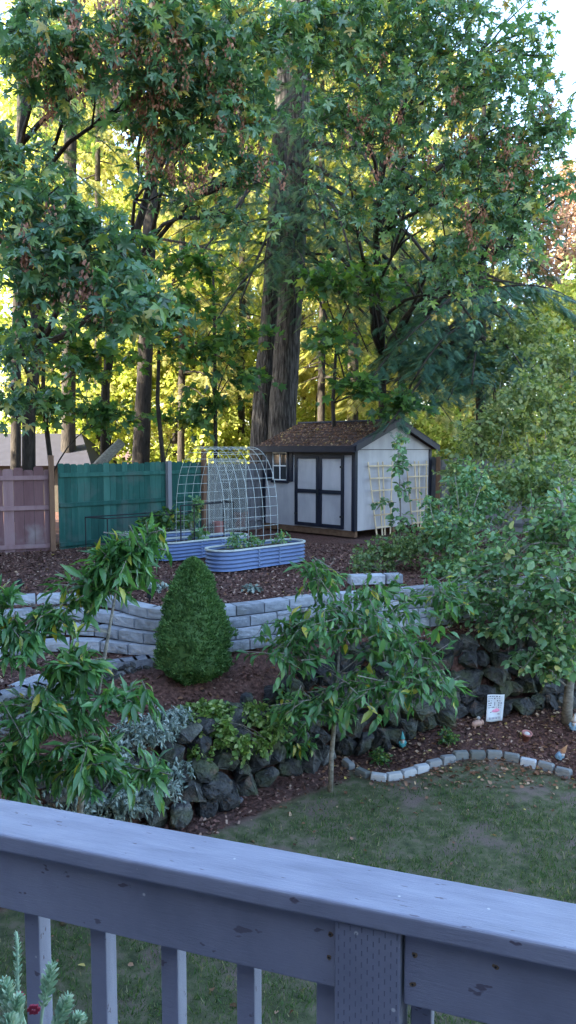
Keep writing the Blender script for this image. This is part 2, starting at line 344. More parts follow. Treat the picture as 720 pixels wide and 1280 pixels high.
# ------------------------------------------------------------ terrain curves (plan)
RX = np.array([-30,-6,-3.5,-1.909,-1.353,-.956,-.283,.2,.731,1.507,2.245,3.013,4.386,9,30]); RYs = np.array([1,4.2,5.9,7.245,7.724,7.951,8.673,9.189,9.6,9.87,10.1,10.35,10.8,12,14])
def R(x): return np.interp(x, RX, RYs)
C0 = [(12,12.6),(4.4,11.75),(2.9,11.35),(1.9,10.75),(1.055,10.417),(.773,10.358),(.107,10.022),(-.311,9.706),(-.71,9.507),(-1.094,9.315),(-1.428,9.222),(-1.691,9.315),(-1.989,9.556),(-2.274,9.915),(-2.485,10.132),(-3.075,10.301),(-3.673,10.132),(-4.396,9.809),(-5.5,9.5),(-7,9.3)]
def low(k):
    base = [(x, y-.055*k) for (x, y) in C0[:10]]
    if k == 0: return C0
    left = {1: [(-1.43,9.17),(-1.72,9.26),(-2.02,9.47),(-2.274,9.674),(-2.517,9.818),(-3.048,10.018),(-3.438,9.967),(-4.095,9.58),(-5.4,9.2),(-7,9.0)],
            2: [(-1.43,9.12),(-1.75,9.19),(-2.128,9.40),(-2.45,9.6),(-2.79,9.70),(-3.272,9.556),(-3.898,9.1),(-5.2,8.7),(-7,8.5)],
            3: [(-1.43,9.08),(-1.75,9.13),(-2.109,9.27),(-2.4,9.4),(-2.695,9.44),(-3.201,9.333),(-3.858,8.8),(-5,8.4),(-7,8.2)]}[k]
    return base+left
def interp_curve(c, x):
    a = np.array(sorted(c)); return np.interp(x, a[:,0], a[:,1])
EDG = [(.755,9.265),(.911,9.004),(1.093,8.89),(1.29,8.913),(1.479,9.004),(1.652,9.097),(1.828,9.193),(2.013,9.265),(2.191,9.339),(2.404,9.339),(2.617,9.339),(2.816,9.29),(2.997,9.193),(3.193,9.121),(3.369,9.004),(3.6,8.87),(3.8,8.75)]
LOW = [(-1.52,9.04),(-1.80,8.93),(-2.08,8.80),(-2.33,8.45),(-2.55,8.05),(-2.9,7.62),(-3.5,7.3)]     # low cobble wall line
def ss(t): t = np.clip(t, 0, 1); return t*t*(3-2*t)
def H(x, y):
    x = np.asarray(x, float); y = np.asarray(y, float)
    r = R(x); b3 = interp_curve(low(3), x); b0 = interp_curve(C0, x)
    lawn = .30*ss((x-.6)/1.8)*ss((y-8.8)/1.4)
    zt = np.interp(x, [-3,-1.2,0,1,2.5,6], [.9,.95,1.02,1.15,1.32,1.35])
    rt = r+.42
    z = np.where(y < r+.12, lawn, lawn+(zt-lawn)*ss((y-r-.12)/.3))
    foot = 1.43
    mid = zt+(foot-zt)*np.clip((y-rt)/np.maximum(b3-rt, .05), 0, 1)
    z = np.where(y > rt, mid, z)
    z = np.where(y > b3+.1, foot+(1.96-foot)*np.clip((y-b3-.1)/np.maximum(b0-b3+.05, .05), 0, 1), z)
    # soil bench behind the low cobble wall on the left
    lw = interp_curve(LOW, x); z = np.where((x < -1.52) & (y > lw+.1) & (y < b3+.1), np.maximum(z, 1.40), z)
    return z
def Hs(x, y): return float(H(x, y))
def axis(lo, hi, a, b, st):
    core = np.arange(a, b, st); L = a-np.geomspace(st, a-lo, 22)[::-1] if a > lo else np.array([]); Rr = b+np.geomspace(st, hi-b, 30)
    return np.concatenate([L, core, Rr])
gx = axis(-300, 300, -7, 7, .07); gy = axis(-200, 500, 2, 20, .07)
GX, GY = np.meshgrid(gx, gy); GZ = H(GX, GY)
flat = np.array([noise.noise(Vector((x*1.3, y*1.3, 0)))*.5+noise.noise(Vector((x*5, y*5, 3)))*.2 for x, y in zip(GX.ravel(), GY.ravel())])
GZ = GZ+flat.reshape(GZ.shape)*.045
nx, ny = len(gx), len(gy)
V = np.c_[GX.ravel(), GY.ravel(), GZ.ravel()]
idx = np.arange(nx*ny).reshape(ny, nx)
Fq = np.stack([idx[:-1,:-1], idx[:-1,1:], idx[1:,1:], idx[1:,:-1]], -1).reshape(-1, 4)
me = bpy.data.meshes.new('ground'); me.from_pydata(V.tolist(), [], Fq.tolist()); me.polygons.foreach_set('use_smooth', [True]*len(Fq))
def lawnmask(x, y):
    x = np.asarray(x, float); y = np.asarray(y, float)
    e = interp_curve(EDG, x); e = np.where(x < .75, R(x)-.42-.25*ss((x+1.5)/2.2), e-.02)
    return np.clip((e-y)/.18+.2, 0, 1)
at = me.attributes.new('lawn', 'FLOAT', 'POINT'); at.data.foreach_set('value', lawnmask(GX, GY).ravel().astype(np.float32))
def groundmat():
    m, n, l, p = newmat('garden_ground')
    tc = n.new('ShaderNodeTexCoord')
    def nz(s, d=6, r=.6):
        q = n.new('ShaderNodeTexNoise'); q.inputs['Scale'].default_value = s; q.inputs['Detail'].default_value = d; q.inputs['Roughness'].default_value = r; l.new(tc.outputs['Object'], q.inputs['Vector']); return q
    a = n.new('ShaderNodeAttribute'); a.attribute_name = 'lawn'
    n1 = nz(22); mul = ramp(n, [(.3,(.04,.023,.018)),(.5,(.11,.06,.05)),(.65,(.17,.095,.08)),(.85,(.28,.18,.15))]); l.new(n1.outputs['Fac'], mul.inputs[0])
    vo = n.new('ShaderNodeTexVoronoi'); vo.inputs['Scale'].default_value = 38; l.new(tc.outputs['Object'], vo.inputs['Vector'])
    mm = n.new('ShaderNodeMix'); mm.data_type = 'RGBA'; mm.blend_type = 'OVERLAY'; mm.inputs[0].default_value = .55; l.new(mul.outputs[0], mm.inputs[6]); vr = ramp(n, [(0,(.3,.28,.27)),(1,(.75,.7,.66))]); l.new(vo.outputs['Distance'], vr.inputs[0]); l.new(vr.outputs[0], mm.inputs[7])
    # pale trodden earth on the terrace path
    n4 = nz(.9, 4); r4 = ramp(n, [(.5,(0,0,0)),(.68,(.6,.6,.6))]); l.new(n4.outputs['Fac'], r4.inputs[0])
    m4 = n.new('ShaderNodeMix'); m4.data_type = 'RGBA'; l.new(r4.outputs[0], m4.inputs[0]); l.new(mm.outputs[2], m4.inputs[6]); m4.inputs[7].default_value = (.13,.09,.085,1)
    n2 = nz(7); gr = ramp(n, [(.3,(.05,.065,.035)),(.5,(.11,.125,.065)),(.62,(.17,.15,.105))]); l.new(n2.outputs['Fac'], gr.inputs[0])
    n3 = nz(1.7, 5); r3 = ramp(n, [(.53,(0,0,0)),(.66,(1,1,1))]); l.new(n3.outputs['Fac'], r3.inputs[0])
    m3 = n.new('ShaderNodeMix'); m3.data_type = 'RGBA'; l.new(r3.outputs[0], m3.inputs[0]); l.new(gr.outputs[0], m3.inputs[6]); m3.inputs[7].default_value = (.19,.145,.125,1)
    ml = n.new('ShaderNodeMix'); ml.data_type = 'RGBA'; l.new(a.outputs['Fac'], ml.inputs[0]); l.new(m4.outputs[2], ml.inputs[6]); l.new(m3.outputs[2], ml.inputs[7])
    l.new(ml.outputs[2], p.inputs['Base Color']); p.inputs['Roughness'].default_value = 1; p.inputs['Specular IOR Level'].default_value = .1
    nb = nz(45, 8, .75); b = n.new('ShaderNodeBump'); b.inputs['Strength'].default_value = 1; b.inputs['Distance'].default_value = .03; l.new(nb.outputs['Fac'], b.inputs['Height']); l.new(b.outputs[0], p.inputs['Normal'])
    return m
me.materials.append(groundmat()); me.update()
tag(link('ground', me), kind='structure')

# ------------------------------------------------------------ lawn blades, bark chips, fallen leaves
def gpos(n, x0, x1, y0, y1):
    x = rng.uniform(x0, x1, n); y = rng.uniform(y0, y1, n); return x, y
def patch(x, y, s=1.7): return np.array([noise.noise(Vector((a*s, b*s, 7))) for a, b in zip(x, y)])
x, y = gpos(150000, -3.2, 4.2, 3.4, 9.4); k = (abs(x) < .46*y+.4); x, y = x[k], y[k]
pt = patch(x, y); lm = lawnmask(x, y); k = (rng.random(len(x)) < lm*np.clip(.75-2.2*(pt-.05), .06, 1)*np.clip(1.5-.2*(y-4), .12, 1)*np.clip(((np.where(x > .75, interp_curve(EDG, x), R(x)-.5)-.1-y)/.9), .05, 1)); x, y = x[k], y[k]
n = len(x); z = H(x, y)
BL = ([(-.09,0,0),(.09,0,0),(.03,.6,.05),(0,1,.22)], [(0,1,2),(0,2,3)])
lean = rng.normal(size=(n,3))*[.5,.5,0]+[0,0,1]
g = scatter('lawn_grass', BL, np.c_[x,y,z-.005], lean, rng.normal(size=(n,3)), rng.uniform(.02,.05,n)*(1+.5*(rng.random(n) < .12)), M['grass'])
tag(g, 'short patchy lawn grass below the deck railing', 'grass', kind='stuff')
def onmulch(n, x0, x1, y0, y1):
    x, y = gpos(n, x0, x1, y0, y1); k = (abs(x) < .46*y+.5) & (rng.random(n) > lawnmask(x, y)*1.0) & ((y < R(x)-.02) | (y > R(x)+.4)); return x[k], y[k]
x1, y1 = onmulch(60000, -6, 6, 6, 16); n = len(x1); z1 = H(x1, y1)
g = scatter('bark_mulch', CHIP, np.c_[x1,y1,z1+.012], rng.normal(size=(n,3))*[1,1,.25], [0,0,1]+rng.normal(size=(n,3))*.35, rng.uniform(.02,.055,n), M['chips'], rnd=rng.random(n))
tag(g, 'reddish brown bark mulch spread over the garden beds', 'mulch', kind='stuff')
xs = []; ys = []
for (n, a, b, c, d) in ((900,-6,3.5,10,16),(500,-6,5,8,11),(2600,.4,4.6,8.9,10.9),(190,-2,4.4,4,9.3),(300,1,4,8.6,9.3)):
    q, s = gpos(n, a, b, c, d); xs.append(q); ys.append(s)
x = np.concatenate(xs); y = np.concatenate(ys); k = (y < R(x)-.02) | (y > R(x)+.4); x, y = x[k], y[k]; n = len(x)
g = scatter('fallen_leaves', CURL, np.c_[x,y,H(x,y)+.02], rng.normal(size=(n,3))*[1,1,.2], [0,0,1]+rng.normal(size=(n,3))*.4, rng.uniform(.02,.07,n)*rng.choice([.6,1,1.15],n), M['litter'])
tag(g, 'dry brown and yellow leaves fallen over lawn and beds', 'leaf litter', kind='stuff')

# ------------------------------------------------------------ basalt boulder wall
def rock_mesh(name, rx, ry, rz, r, npts=16, detail=1, mat='basalt'):
    bm = bmesh.new(); rr = random.Random(r)
    for _ in range(npts):
        v = Vector((rr.gauss(0,1), rr.gauss(0,1), rr.gauss(0,1))).normalized()
        q = max(abs(v.x), abs(v.y), abs(v.z)); v = v.lerp(v/q, .75)
        bm.verts.new((v.x*rx, v.y*ry, v.z*rz))
    res = bmesh.ops.convex_hull(bm, input=bm.verts)
    bmesh.ops.delete(bm, geom=[g for g in res['geom_interior'] if isinstance(g, bmesh.types.BMVert)], context='VERTS')
    bmesh.ops.bevel(bm, geom=list(bm.edges), offset=min(rx,ry,rz)*.13, segments=1, affect='EDGES', clamp_overlap=True)
    if detail:
        bmesh.ops.triangulate(bm, faces=bm.faces); bmesh.ops.subdivide_edges(bm, edges=list(bm.edges), cuts=2)
        for v in bm.verts: v.co += v.co.normalized()*(noise.noise(v.co*9+Vector((r,0,0)))*.26+noise.noise(v.co*28+Vector((r,5,0)))*.13)*min(rx,ry,rz)
    me = bpy.data.meshes.new(name); bm.to_mesh(me); bm.free()
    a = me.attributes.new('rnd', 'FLOAT', 'POINT'); a.data.foreach_set('value', [rr.random()]*len(me.vertices))
    me.materials.append(M[mat]); return me
rw = thing('rock_wall', 'dark basalt boulder retaining wall between lawn and sloping bed', 'retaining wall', (0,8.9,0))
xr = -2.5; cnt = 0; rows = 5
cols = np.linspace(-2.35, 4.7, 31)
for ci, xc in enumerate(cols):
    for k in range(rows):
        xx = xc+random.uniform(-.05,.05)+(.14 if k % 2 else 0)
        yy = float(R(xx)); zl = Hs(xx, yy-.1); zt = Hs(xx, yy+.5)
        hh = (zt-zl)/rows; s = random.uniform(.85,1.2)
        me = rock_mesh('boulder', .155*s, .17*s, hh*.62*random.uniform(.9,1.15), ci*10+k)
        o = link('boulder', me, rw); o.location = Vector((xx, yy+.02+.085*k+random.uniform(-.07,.07), zl+hh*(k+.45)))-rw.location
        o.rotation_euler = (random.uniform(-.3,.3), random.uniform(-.35,.35), random.uniform(-.6,.6)+.5)
def merge_rest(root, prefix, keep, newname, mat, key):
    cs = sorted([o for o in root.children if o.name.startswith(prefix)], key=key)
    if len(cs) <= keep: return
    bm = bmesh.new()
    for o in cs[keep:]:
        q = o.data.copy(); q.transform(o.matrix_basis); bm.from_mesh(q); bpy.data.objects.remove(o)
    me = bpy.data.meshes.new(newname); bm.to_mesh(me); me.materials.append(mat); oo = link(newname, me, root); oo['kind'] = 'stuff'
merge_rest(rw, 'boulder', 99, 'boulders', M['basalt'], lambda o: o.location.x)
# ------------------------------------------------------------ split-face block wall, four courses
bw = thing('block_wall', 'curved pale grey split-face block retaining wall below the terrace', 'retaining wall', (0,9.5,1.4))
def resample(c, st):
    pts = [Vector((a, b, 0)) for a, b in c]; out = [pts[0]]; acc = 0; i = 0; cur = pts[0]
    while i < len(pts)-1:
        d = (pts[i+1]-cur).length
        if acc+d >= st: cur = cur+(pts[i+1]-cur).normalized()*(st-acc); out.append(cur.copy()); acc = 0
        else: acc += d; cur = pts[i+1].copy(); i += 1
    return out
def smooth_c(c, it=2):
    for _ in range(it):
        n = [c[0]]
        for a, b in zip(c, c[1:]): n += [(a[0]*.75+b[0]*.25, a[1]*.75+b[1]*.25), (a[0]*.25+b[0]*.75, a[1]*.25+b[1]*.75)]
        c = n+[c[-1]]
    return c
for k in range(4):
    pts = resample(smooth_c(low(k)), .40); m = MB(); top = 2.0-.14*k
    off = .5 if k % 2 else 0
    for i in range(len(pts)-1):
        a = pts[i].lerp(pts[i+1], off); b = (pts[i+1].lerp(pts[i+2], off) if i+2 < len(pts) else pts[i+1])
        d = (b-a).normalized(); nrmv = Vector((-d.y, d.x, 0))
        if nrmv.y > 0: nrmv = -nrmv          # front
        L = (b-a).length-.02; G = 5; Gz = 4; vs = []; hz = .124
        r0 = random.random()
        for kz in range(Gz+1):
            for g in range(G+1):
                e = 0 if (g in (0,G) or kz in (0,Gz)) else random.uniform(.002,.011)
                vs.append(a+d*(.007+L*g/G)+nrmv*(e)+Vector((0,0,top-hz+hz*kz/Gz)))
        fs = [(kz*(G+1)+g, kz*(G+1)+g+1, (kz+1)*(G+1)+g+1, (kz+1)*(G+1)+g) for kz in range(Gz) for g in range(G)]
        q = len(vs); A = a+d*.007; B = a+d*(.007+L)
        for P0 in (A, B):
            for zz in (top-hz, top): vs.append(P0-nrmv*.2+Vector((0,0,zz)))
        # back A bottom q, A top q+1, B bottom q+2, B top q+3
        tl = Gz*(G+1); fs += [tuple([tl+g for g in range(G+1)]+[q+3, q+1]), (0, *[kz*(G+1) for kz in range(1,Gz+1)], q+1, q), (G, q+2, q+3, *[kz*(G+1)+G for kz in range(Gz,0,-1)]), (q, q+1, q+3, q+2)]
        m.add(vs, fs, r0)
    m.build('block_course', M['block'] if k else M['cap'], bw, world=True)
# short raised kerb by the steps on the right
m = MB()
for i in range(3):
    a = Vector((1.08+.27*i, 11.15+.05*i, 0)); m.obox(a+Vector((-.05,0,2.06)), (1,.18,0), (-.18,1,0), (0,0,1), .125, .10, .07)
tag(m.build('stone_kerb', M['block'], bevel=.012), 'pale stone kerb blocks on the terrace edge right of the curved wall', 'kerb')
# low cobble wall
lc = thing('cobble_wall', 'low wall of small dark cobbles set in pale mortar left of the cone tree', 'wall', (-2.2,8.6,1.2))
m = MB(); pts = resample(smooth_c(LOW), .16)
for a, b in zip(pts, pts[1:]):
    d = (b-a).normalized(); nv = Vector((-d.y, d.x, 0)); nv = -nv if nv.y > 0 else nv
    zl = Hs(a.x, a.y-.15)
    m.obox((a+b)/2-nv*.07+Vector((0,0,(zl+1.45)/2-.05)), d, nv, (0,0,1), (b-a).length/2+.02, .09, (1.5-zl)/2+.05, .5)
m.build('mortar_bed', M['mortar'], lc, world=True)
for a, b in zip(pts, pts[1:]):
    d = (b-a).normalized(); nv = Vector((-d.y, d.x, 0)); nv = -nv if nv.y > 0 else nv; zl = Hs(a.x, a.y-.15)
    for t in (.25, .75):
        for zz in np.arange(zl+.05, 1.42, .075):
            o = link('cobble', rock_mesh('cobble', .045, .03, .036, int(random.random()*1e6), 14, 0), lc)
            o.location = a.lerp(b, t)+nv*.025+Vector((random.uniform(-.01,.01),0,zz+random.uniform(-.01,.01)))-lc.location; o.rotation_euler = (0,random.uniform(-.3,.3),math.atan2(d.y,d.x))
cob = [o for o in lc.children if o.name.startswith('cobble')]
if len(cob) > 98:                       # keep the nearest ones as parts, merge the rest into one part
    cob.sort(key=lambda o: -o.location.y)
    bm = bmesh.new()
    for o in cob[98:]:
        t = o.data.copy(); t.transform(o.matrix_basis); bm.from_mesh(t); bpy.data.objects.remove(o)
    me = bpy.data.meshes.new('cobbles'); bm.to_mesh(me); me.materials.append(M['basalt']); oo = link('cobbles', me, lc); oo['kind'] = 'stuff'
p = PZ(12,884,1.15)
tag(link('mossy_rock', rock_mesh('mossy_rock', .24,.2,.2, 99, 18, 1, 'moss')), 'mossy yellow-green rock at the left end of the cobble wall', 'rock').location = p
m = MB(); p = PZ(34,868,1.3)
o = tag(link('pale_boulder', rock_mesh('pale_boulder', .2,.16,.18, 77, 18, 1, 'cap')), 'pale grey boulder beside the mossy rock', 'rock'); o.location = p
# pebbles at the top of the rock wall
pc = 0
for (u, v) in [(163,925),(172,930),(180,927),(186,922),(176,921),(168,934),(300,895),(262,892),(270,888),(255,895),(281,894),(292,889)]:
    q = PZ(u, v, 1.0); q.z = Hs(q.x, q.y)+.02
    o = link('pebble', rock_mesh('pebble', random.uniform(.035,.06), random.uniform(.03,.05), .03, 500+pc, 16, 1, 'pebble')); o.location = q; pc += 1
    tag(o, 'round grey pebble above the rock wall near the silver plant' if u < 200 else 'round grey pebble above the rock wall below the cone tree', 'pebble', 'pebbles left of the lime ivy' if u < 200 else 'pebbles right of the lime ivy')

# ------------------------------------------------------------ edging stones
ORD = ['first','second','third','fourth','fifth','sixth','seventh','eighth','ninth','tenth','eleventh','twelfth','thirteenth','fourteenth','fifteenth','sixteenth','seventeenth','eighteenth']
for i, (a, b) in enumerate(EDG):
    c = EDG[max(i-1,0)]; d = EDG[min(i+1,len(EDG)-1)]; an = math.atan2(d[1]-c[1], d[0]-c[0])+random.uniform(-.08,.08)
    m = MB(); r = random.random(); hl = .09; vs = []
    for (zz, s) in ((-.04,1),(.045,1),(.07,.84)):
        for (p, q) in ((-1,-1),(1,-1),(1,1),(-1,1)): vs.append((p*hl*s+(.012 if q > 0 else 0)*p, q*.044*s, zz))
    m.add(vs, [(0,3,2,1),(8,9,10,11)]+[(j*4+k, j*4+(k+1)%4, (j+1)*4+(k+1)%4, (j+1)*4+k) for j in range(2) for k in range(4)], r)
    o = m.build('edging_stone', M['edging'], bevel=.006); o.location = (a, b, Hs(a, b)+.012); o.rotation_euler = (random.uniform(-.06,.06), random.uniform(-.06,.06), an)
    tag(o, f'grey edging stone, {ORD[i]} from the left end of the lawn border', 'edging stone', 'edging stones curving along the right bed')

# ------------------------------------------------------------ shed
NC = Vector((1.49, 16.95, 2.0)); rz = math.atan2(-.702, .712)
sh = thing('garden_shed', 'pale grey garden shed with black trim, double doors and brown gable roof', 'shed', tuple(NC), rz)
Lx, Wy = 2.94, 2.95; zb, ze, zp = .14, 2.0, 2.56
m = MB()
m.add([(-Lx,0,zb),(0,0,zb),(0,Wy,zb),(-Lx,Wy,zb),(-Lx,0,ze),(0,0,ze),(0,Wy,ze),(-Lx,Wy,ze),(-Lx,Wy/2,zp),(0,Wy/2,zp)],
      [(0,1,5,4),(1,2,6,9,5),(2,3,7,6),(3,0,4,8,7),(4,5,9,8),(6,7,8,9),(0,3,2,1)])
m.build('wall', M['shed'], sh)
m = MB(); m.box(.003,.012,0,Wy,1.96,1.975); m.build('siding_seam', M['shed_trim'], sh)
# roof slabs
sl_ = (zp-ze)/(Wy/2); ex = .14; ey = .16
for s in (0, 1):
    m = MB()
    def yy(t): return t if s == 0 else Wy-t
    y0, y1 = -ey, Wy/2; z0 = ze-ey*sl_+.03; z1 = zp+.03; th = .07
    vs = [(-Lx-ex,yy(y0),z0),(ex,yy(y0),z0),(ex,yy(y1),z1),(-Lx-ex,yy(y1),z1)]
    vs += [(a,b,c+th) for a,b,c in vs]
    m.add(vs, [(0,3,2,1),(4,5,6,7),(0,1,5,4),(1,2,6,5),(2,3,7,6),(3,0,4,7)]); r_ = m.build('roof', M['shingle'], sh)
    m = MB()
    for k in range(9):
        t0 = y0+(y1-y0)*k/9; za = z0+(z1-z0)*k/9+th
        m.add([(-Lx-ex,yy(t0)-(.004 if s == 0 else -.004),za-.002),(ex-.1,yy(t0)-(.004 if s == 0 else -.004),za-.002),(ex-.1,yy(t0),za+.014),(-Lx-ex,yy(t0),za+.014),(ex-.1,yy(t0+.19),za+.014+.19*sl_-.012),(-Lx-ex,yy(t0+.19),za+.014+.19*sl_-.012)],
              [(0,1,2,3),(3,2,4,5)])
    m.build('shingle_rows', M['shingle'], sh)
    m = MB()
    m.add([(ex+.004,yy(y0),z0-.05),(ex+.03,yy(y0),z0-.05),(ex+.03,yy(y1),z1-.05),(ex+.004,yy(y1),z1-.05),(ex+.004,yy(y0),z0+th+.02),(ex+.03,yy(y0),z0+th+.02),(ex+.03,yy(y1),z1+th+.02),(ex+.004,yy(y1),z1+th+.02)],
          [(0,3,2,1),(4,5,6,7),(0,1,5,4),(1,2,6,5),(2,3,7,6),(3,0,4,7)]); m.build('rake_board', M['shed_trim'], sh)
    m = MB()
    m.add([(ex-.12,yy(y0),z0+th+.016),(ex+.035,yy(y0),z0+th+.022),(ex+.035,yy(y1),z1+th+.022),(ex-.12,yy(y1),z1+th+.016),
           (ex-.12,yy(y0),z0+th+.03),(ex+.035,yy(y0),z0+th+.036),(ex+.035,yy(y1),z1+th+.036),(ex-.12,yy(y1),z1+th+.03)], [(0,3,2,1),(4,5,6,7),(0,1,5,4),(1,2,6,5),(2,3,7,6),(3,0,4,7)]); m.build('rake_shingle', M['ridge'], sh)
m = MB(); m.box(-Lx-ex-.01,ex+.04,Wy/2-.11,Wy/2+.11,zp+.075,zp+.125); m.build('ridge_cap', M['ridge'], sh, bevel=.02)
m = MB(); m.box(-Lx-ex,ex,-ey-.03,-ey-.004,ze-ey*sl_-.03,ze-ey*sl_+.11); m.box(-Lx,0,-.03,-.004,ze-.16,ze-.04); m.build('fascia', M['shed_trim'], sh)
for (x0,x1,y0,y1) in ((-.07,.022,-.03,-.003),(.003,.025,-.0028,.07),(.003,.025,Wy-.08,Wy+.025),(-Lx-.02,-Lx+.07,-.03,-.003)):
    m = MB(); m.box(x0,x1,y0,y1,zb,ze-.04); m.build('corner_trim', M['shed_trim'], sh)
# double door
for (x0, x1) in ((-1.83,-1.055),(-1.045,-.29)):
    m = MB(); m.box(x0+.05,x1-.05,-.02,-.004,.2,1.82); d = m.build('door', M['shed'], sh)
    m = MB(); t = .085; y0, y1 = -.045, -.021
    m.box(x0,x0+t,y0,y1,.17,1.86); m.box(x1-t,x1,y0,y1,.17,1.86); m.box(x0+t,x1-t,y0,y1,.17,.25); m.box(x0+t,x1-t,y0,y1,1.76,1.86); m.box(x0+t,x1-t,y0,y1,.95,1.04)
    m.build('door_trim', M['shed_trim'], d)
    m = MB()
    for zz in (.42,1.55):
        m = MB(); xx = x0 if x0 < -1.5 else x1-.11; m.box(xx,xx+.11,y0-.008,y0-.001,zz,zz+.05); m.build('hinge', M['black'], d)
m = MB(); m.box(-1.075,-1.055,-.08,-.046,.9,1.05); m.build('door_handle', M['black'], sh)
# window
wd = MB(); x0, x1, z0, z1 = -2.60,-2.10,1.22,1.90
wd.box(x0-.05,x0,-.05,-.003,z0-.06,z1+.05); wd.box(x1,x1+.05,-.05,-.003,z0-.06,z1+.05); wd.box(x0,x1,-.05,-.003,z1,z1+.05); wd.box(x0,x1,-.05,-.003,z0-.06,z0)
wo = wd.build('window', M['shed_trim'], sh)
m = MB(); m.box(x0,x1,-.012,-.004,z0,z1); m.build('pane', M['glass'], wo)
m = MB()
for xx in (x0,(x0+x1)/2-.012,x1-.025): m.box(xx,xx+.025,-.03,-.013,z0,z1)
for zz in (z0,(z0+z1)/2,z1-.025): m.box(x0+.025,x1-.025,-.031,-.0135,zz,zz+.025)
m.build('sash', M['white'], wo)
for xx in (x0-.19, x1+.055):
    m = MB(); m.box(xx,xx+.13,-.035,-.003,z0-.02,z1)
    for q in range(9): m.box(xx+.015,xx+.115,-.045,-.036,z0+.03+q*.07,z0+.06+q*.07)
    m.build('shutter', M['shed_trim'], sh)
m = MB(); m.box(-Lx,0,.01,.1,0,.138); m.box(-Lx,0,Wy-.1,Wy,0,.138); m.box(-Lx,0,Wy/2-.05,Wy/2+.05,0,.138); m.build('skid', M['skid'], sh)
# needle litter on the roof
n = 2600; rx_ = rng.uniform(-Lx-ex, ex-.14, n); t = rng.uniform(-ey, Wy/2-.05, n); zz = ze+t*sl_+.03+.075
me_o = scatter('roof_litter', CHIP, np.c_[rx_,t,zz+.008], rng.normal(size=(n,3))*[1,1,.1], np.tile([0,-sl_,1],(n,1))+rng.normal(size=(n,3))*.2, rng.uniform(.02,.07,n), M['litter'], sh, world=False, kind='stuff')
# trellises leaning on the gable
def sw(p): return NC+Vector((p[0]*.712+p[1]*.702, -p[0]*.702+p[1]*.712, p[2]))
for (w0, w1, b0, b1, lab) in ((.38,1.28,.56,1.06,'left cedar fan trellis leaning on the shed gable wall'),(1.83,2.68,1.97,2.5,'right cedar fan trellis leaning on the shed gable, behind the sapling')):
    t = thing('trellis', lab, 'trellis', tuple(sw((.2,(b0+b1)/2,0))), rz)
    c = (b0+b1)/2
    for k in range(4):
        f = (0,.4,.6,1)[k]; m = MB(); m.bar((-.0,b0+(b1-b0)*f-c,.0),(-.13,w0+(w1-w0)*f-c,1.69),.034,.02,(1,0,0)); m.build('upright', M['cedar'], t)
    for k in range(6):
        f = .12+k*.165; ww = b0+(w0-b0)*f-.03-c; w2 = b1+(w1-b1)*f+.03-c; m = MB(); m.bar((-.13*f+.022,ww,1.69*f),(-.13*f+.022,w2,1.69*f),.034,.02,(1,0,0)); m.build('crossbar', M['cedar'], t)

# ------------------------------------------------------------ fences
def fence(name, label, a, b, top, mat, bw_=.14, rails=(.05,.82,1.42), jag=.03, posts=(), pmat='post', ptop=1.85, slope=0, railmat=None):
    a = Vector((*a, 2.0)); b = Vector((*b, 2.0)); d = (b-a); L = d.length; ang = math.atan2(d.y, d.x)
    t = thing(name, label, 'fence', tuple(a), ang)
    m = MB(); x = 0
    while x < L-.03:
        w_ = min(bw_*random.uniform(.9,1.1), L-x); h = top+random.uniform(-jag,jag)+slope*x; r = random.random()
        y0 = .03+random.uniform(0,.006); c = .025
        m.add([(x,y0,-.03),(x+w_-.006,y0,-.03),(x+w_-.006,y0+.018,-.03),(x,y0+.018,-.03),
               (x,y0,h-c),(x+w_-.006,y0,h-c),(x+w_-.006,y0+.018,h-c),(x,y0+.018,h-c),
               (x+c,y0,h),(x+w_-.006-c,y0,h),(x+w_-.006-c,y0+.018,h),(x+c,y0+.018,h)],
              [(0,1,5,4),(1,2,6,5),(2,3,7,6),(3,0,4,7),(4,5,9,8),(6,7,11,10),(5,6,10,9),(7,4,8,11),(8,9,10,11)], r)
        x += w_
    m.build('boards', mat, t)
    for rz_ in rails:
        m = MB(); m.box(0,L,-.012,.028,rz_,rz_+.085); m.build('rail', railmat or mat, t, bevel=.004)
    for (px, pm, pt) in posts:
        m = MB(); m.box(px-.05,px+.05,-.11,-.014,-.05,pt); m.build('post', M[pm], t, bevel=.005)
    return t
fence('wooden_fence', 'faded pinkish red board fence at the far left of the terrace', (-8.6,13.4), (-4.62,15.02), 1.62, M['pink_fence'], .19, (.03,.79,1.38), .05, [(4.24,'post',1.86)])
fence('wooden_fence', 'dark green board fence behind the raised garden beds', (-4.55,15.1), (-1.95,17.7), 1.69, M['green_fence'], .15, (.03,.82,1.42), .02, [(2.62,'grey_fence',1.72),(3.62,'post',1.95)])
fence('wooden_fence', 'weathered grey board fence behind the bushes right of the shed', (3.3,19.2), (9.5,16.8), 1.75, M['grey_fence'], .15, (.1,1.45), .03, [(.5,'post',1.8),(3,'post',1.8)])
fence('wooden_fence', 'dark weathered board fence behind the chain link panel', (-1.93,17.86), (-.45,19.3), 1.62, M['grey_fence'], .13, (.2,1.2), .01)
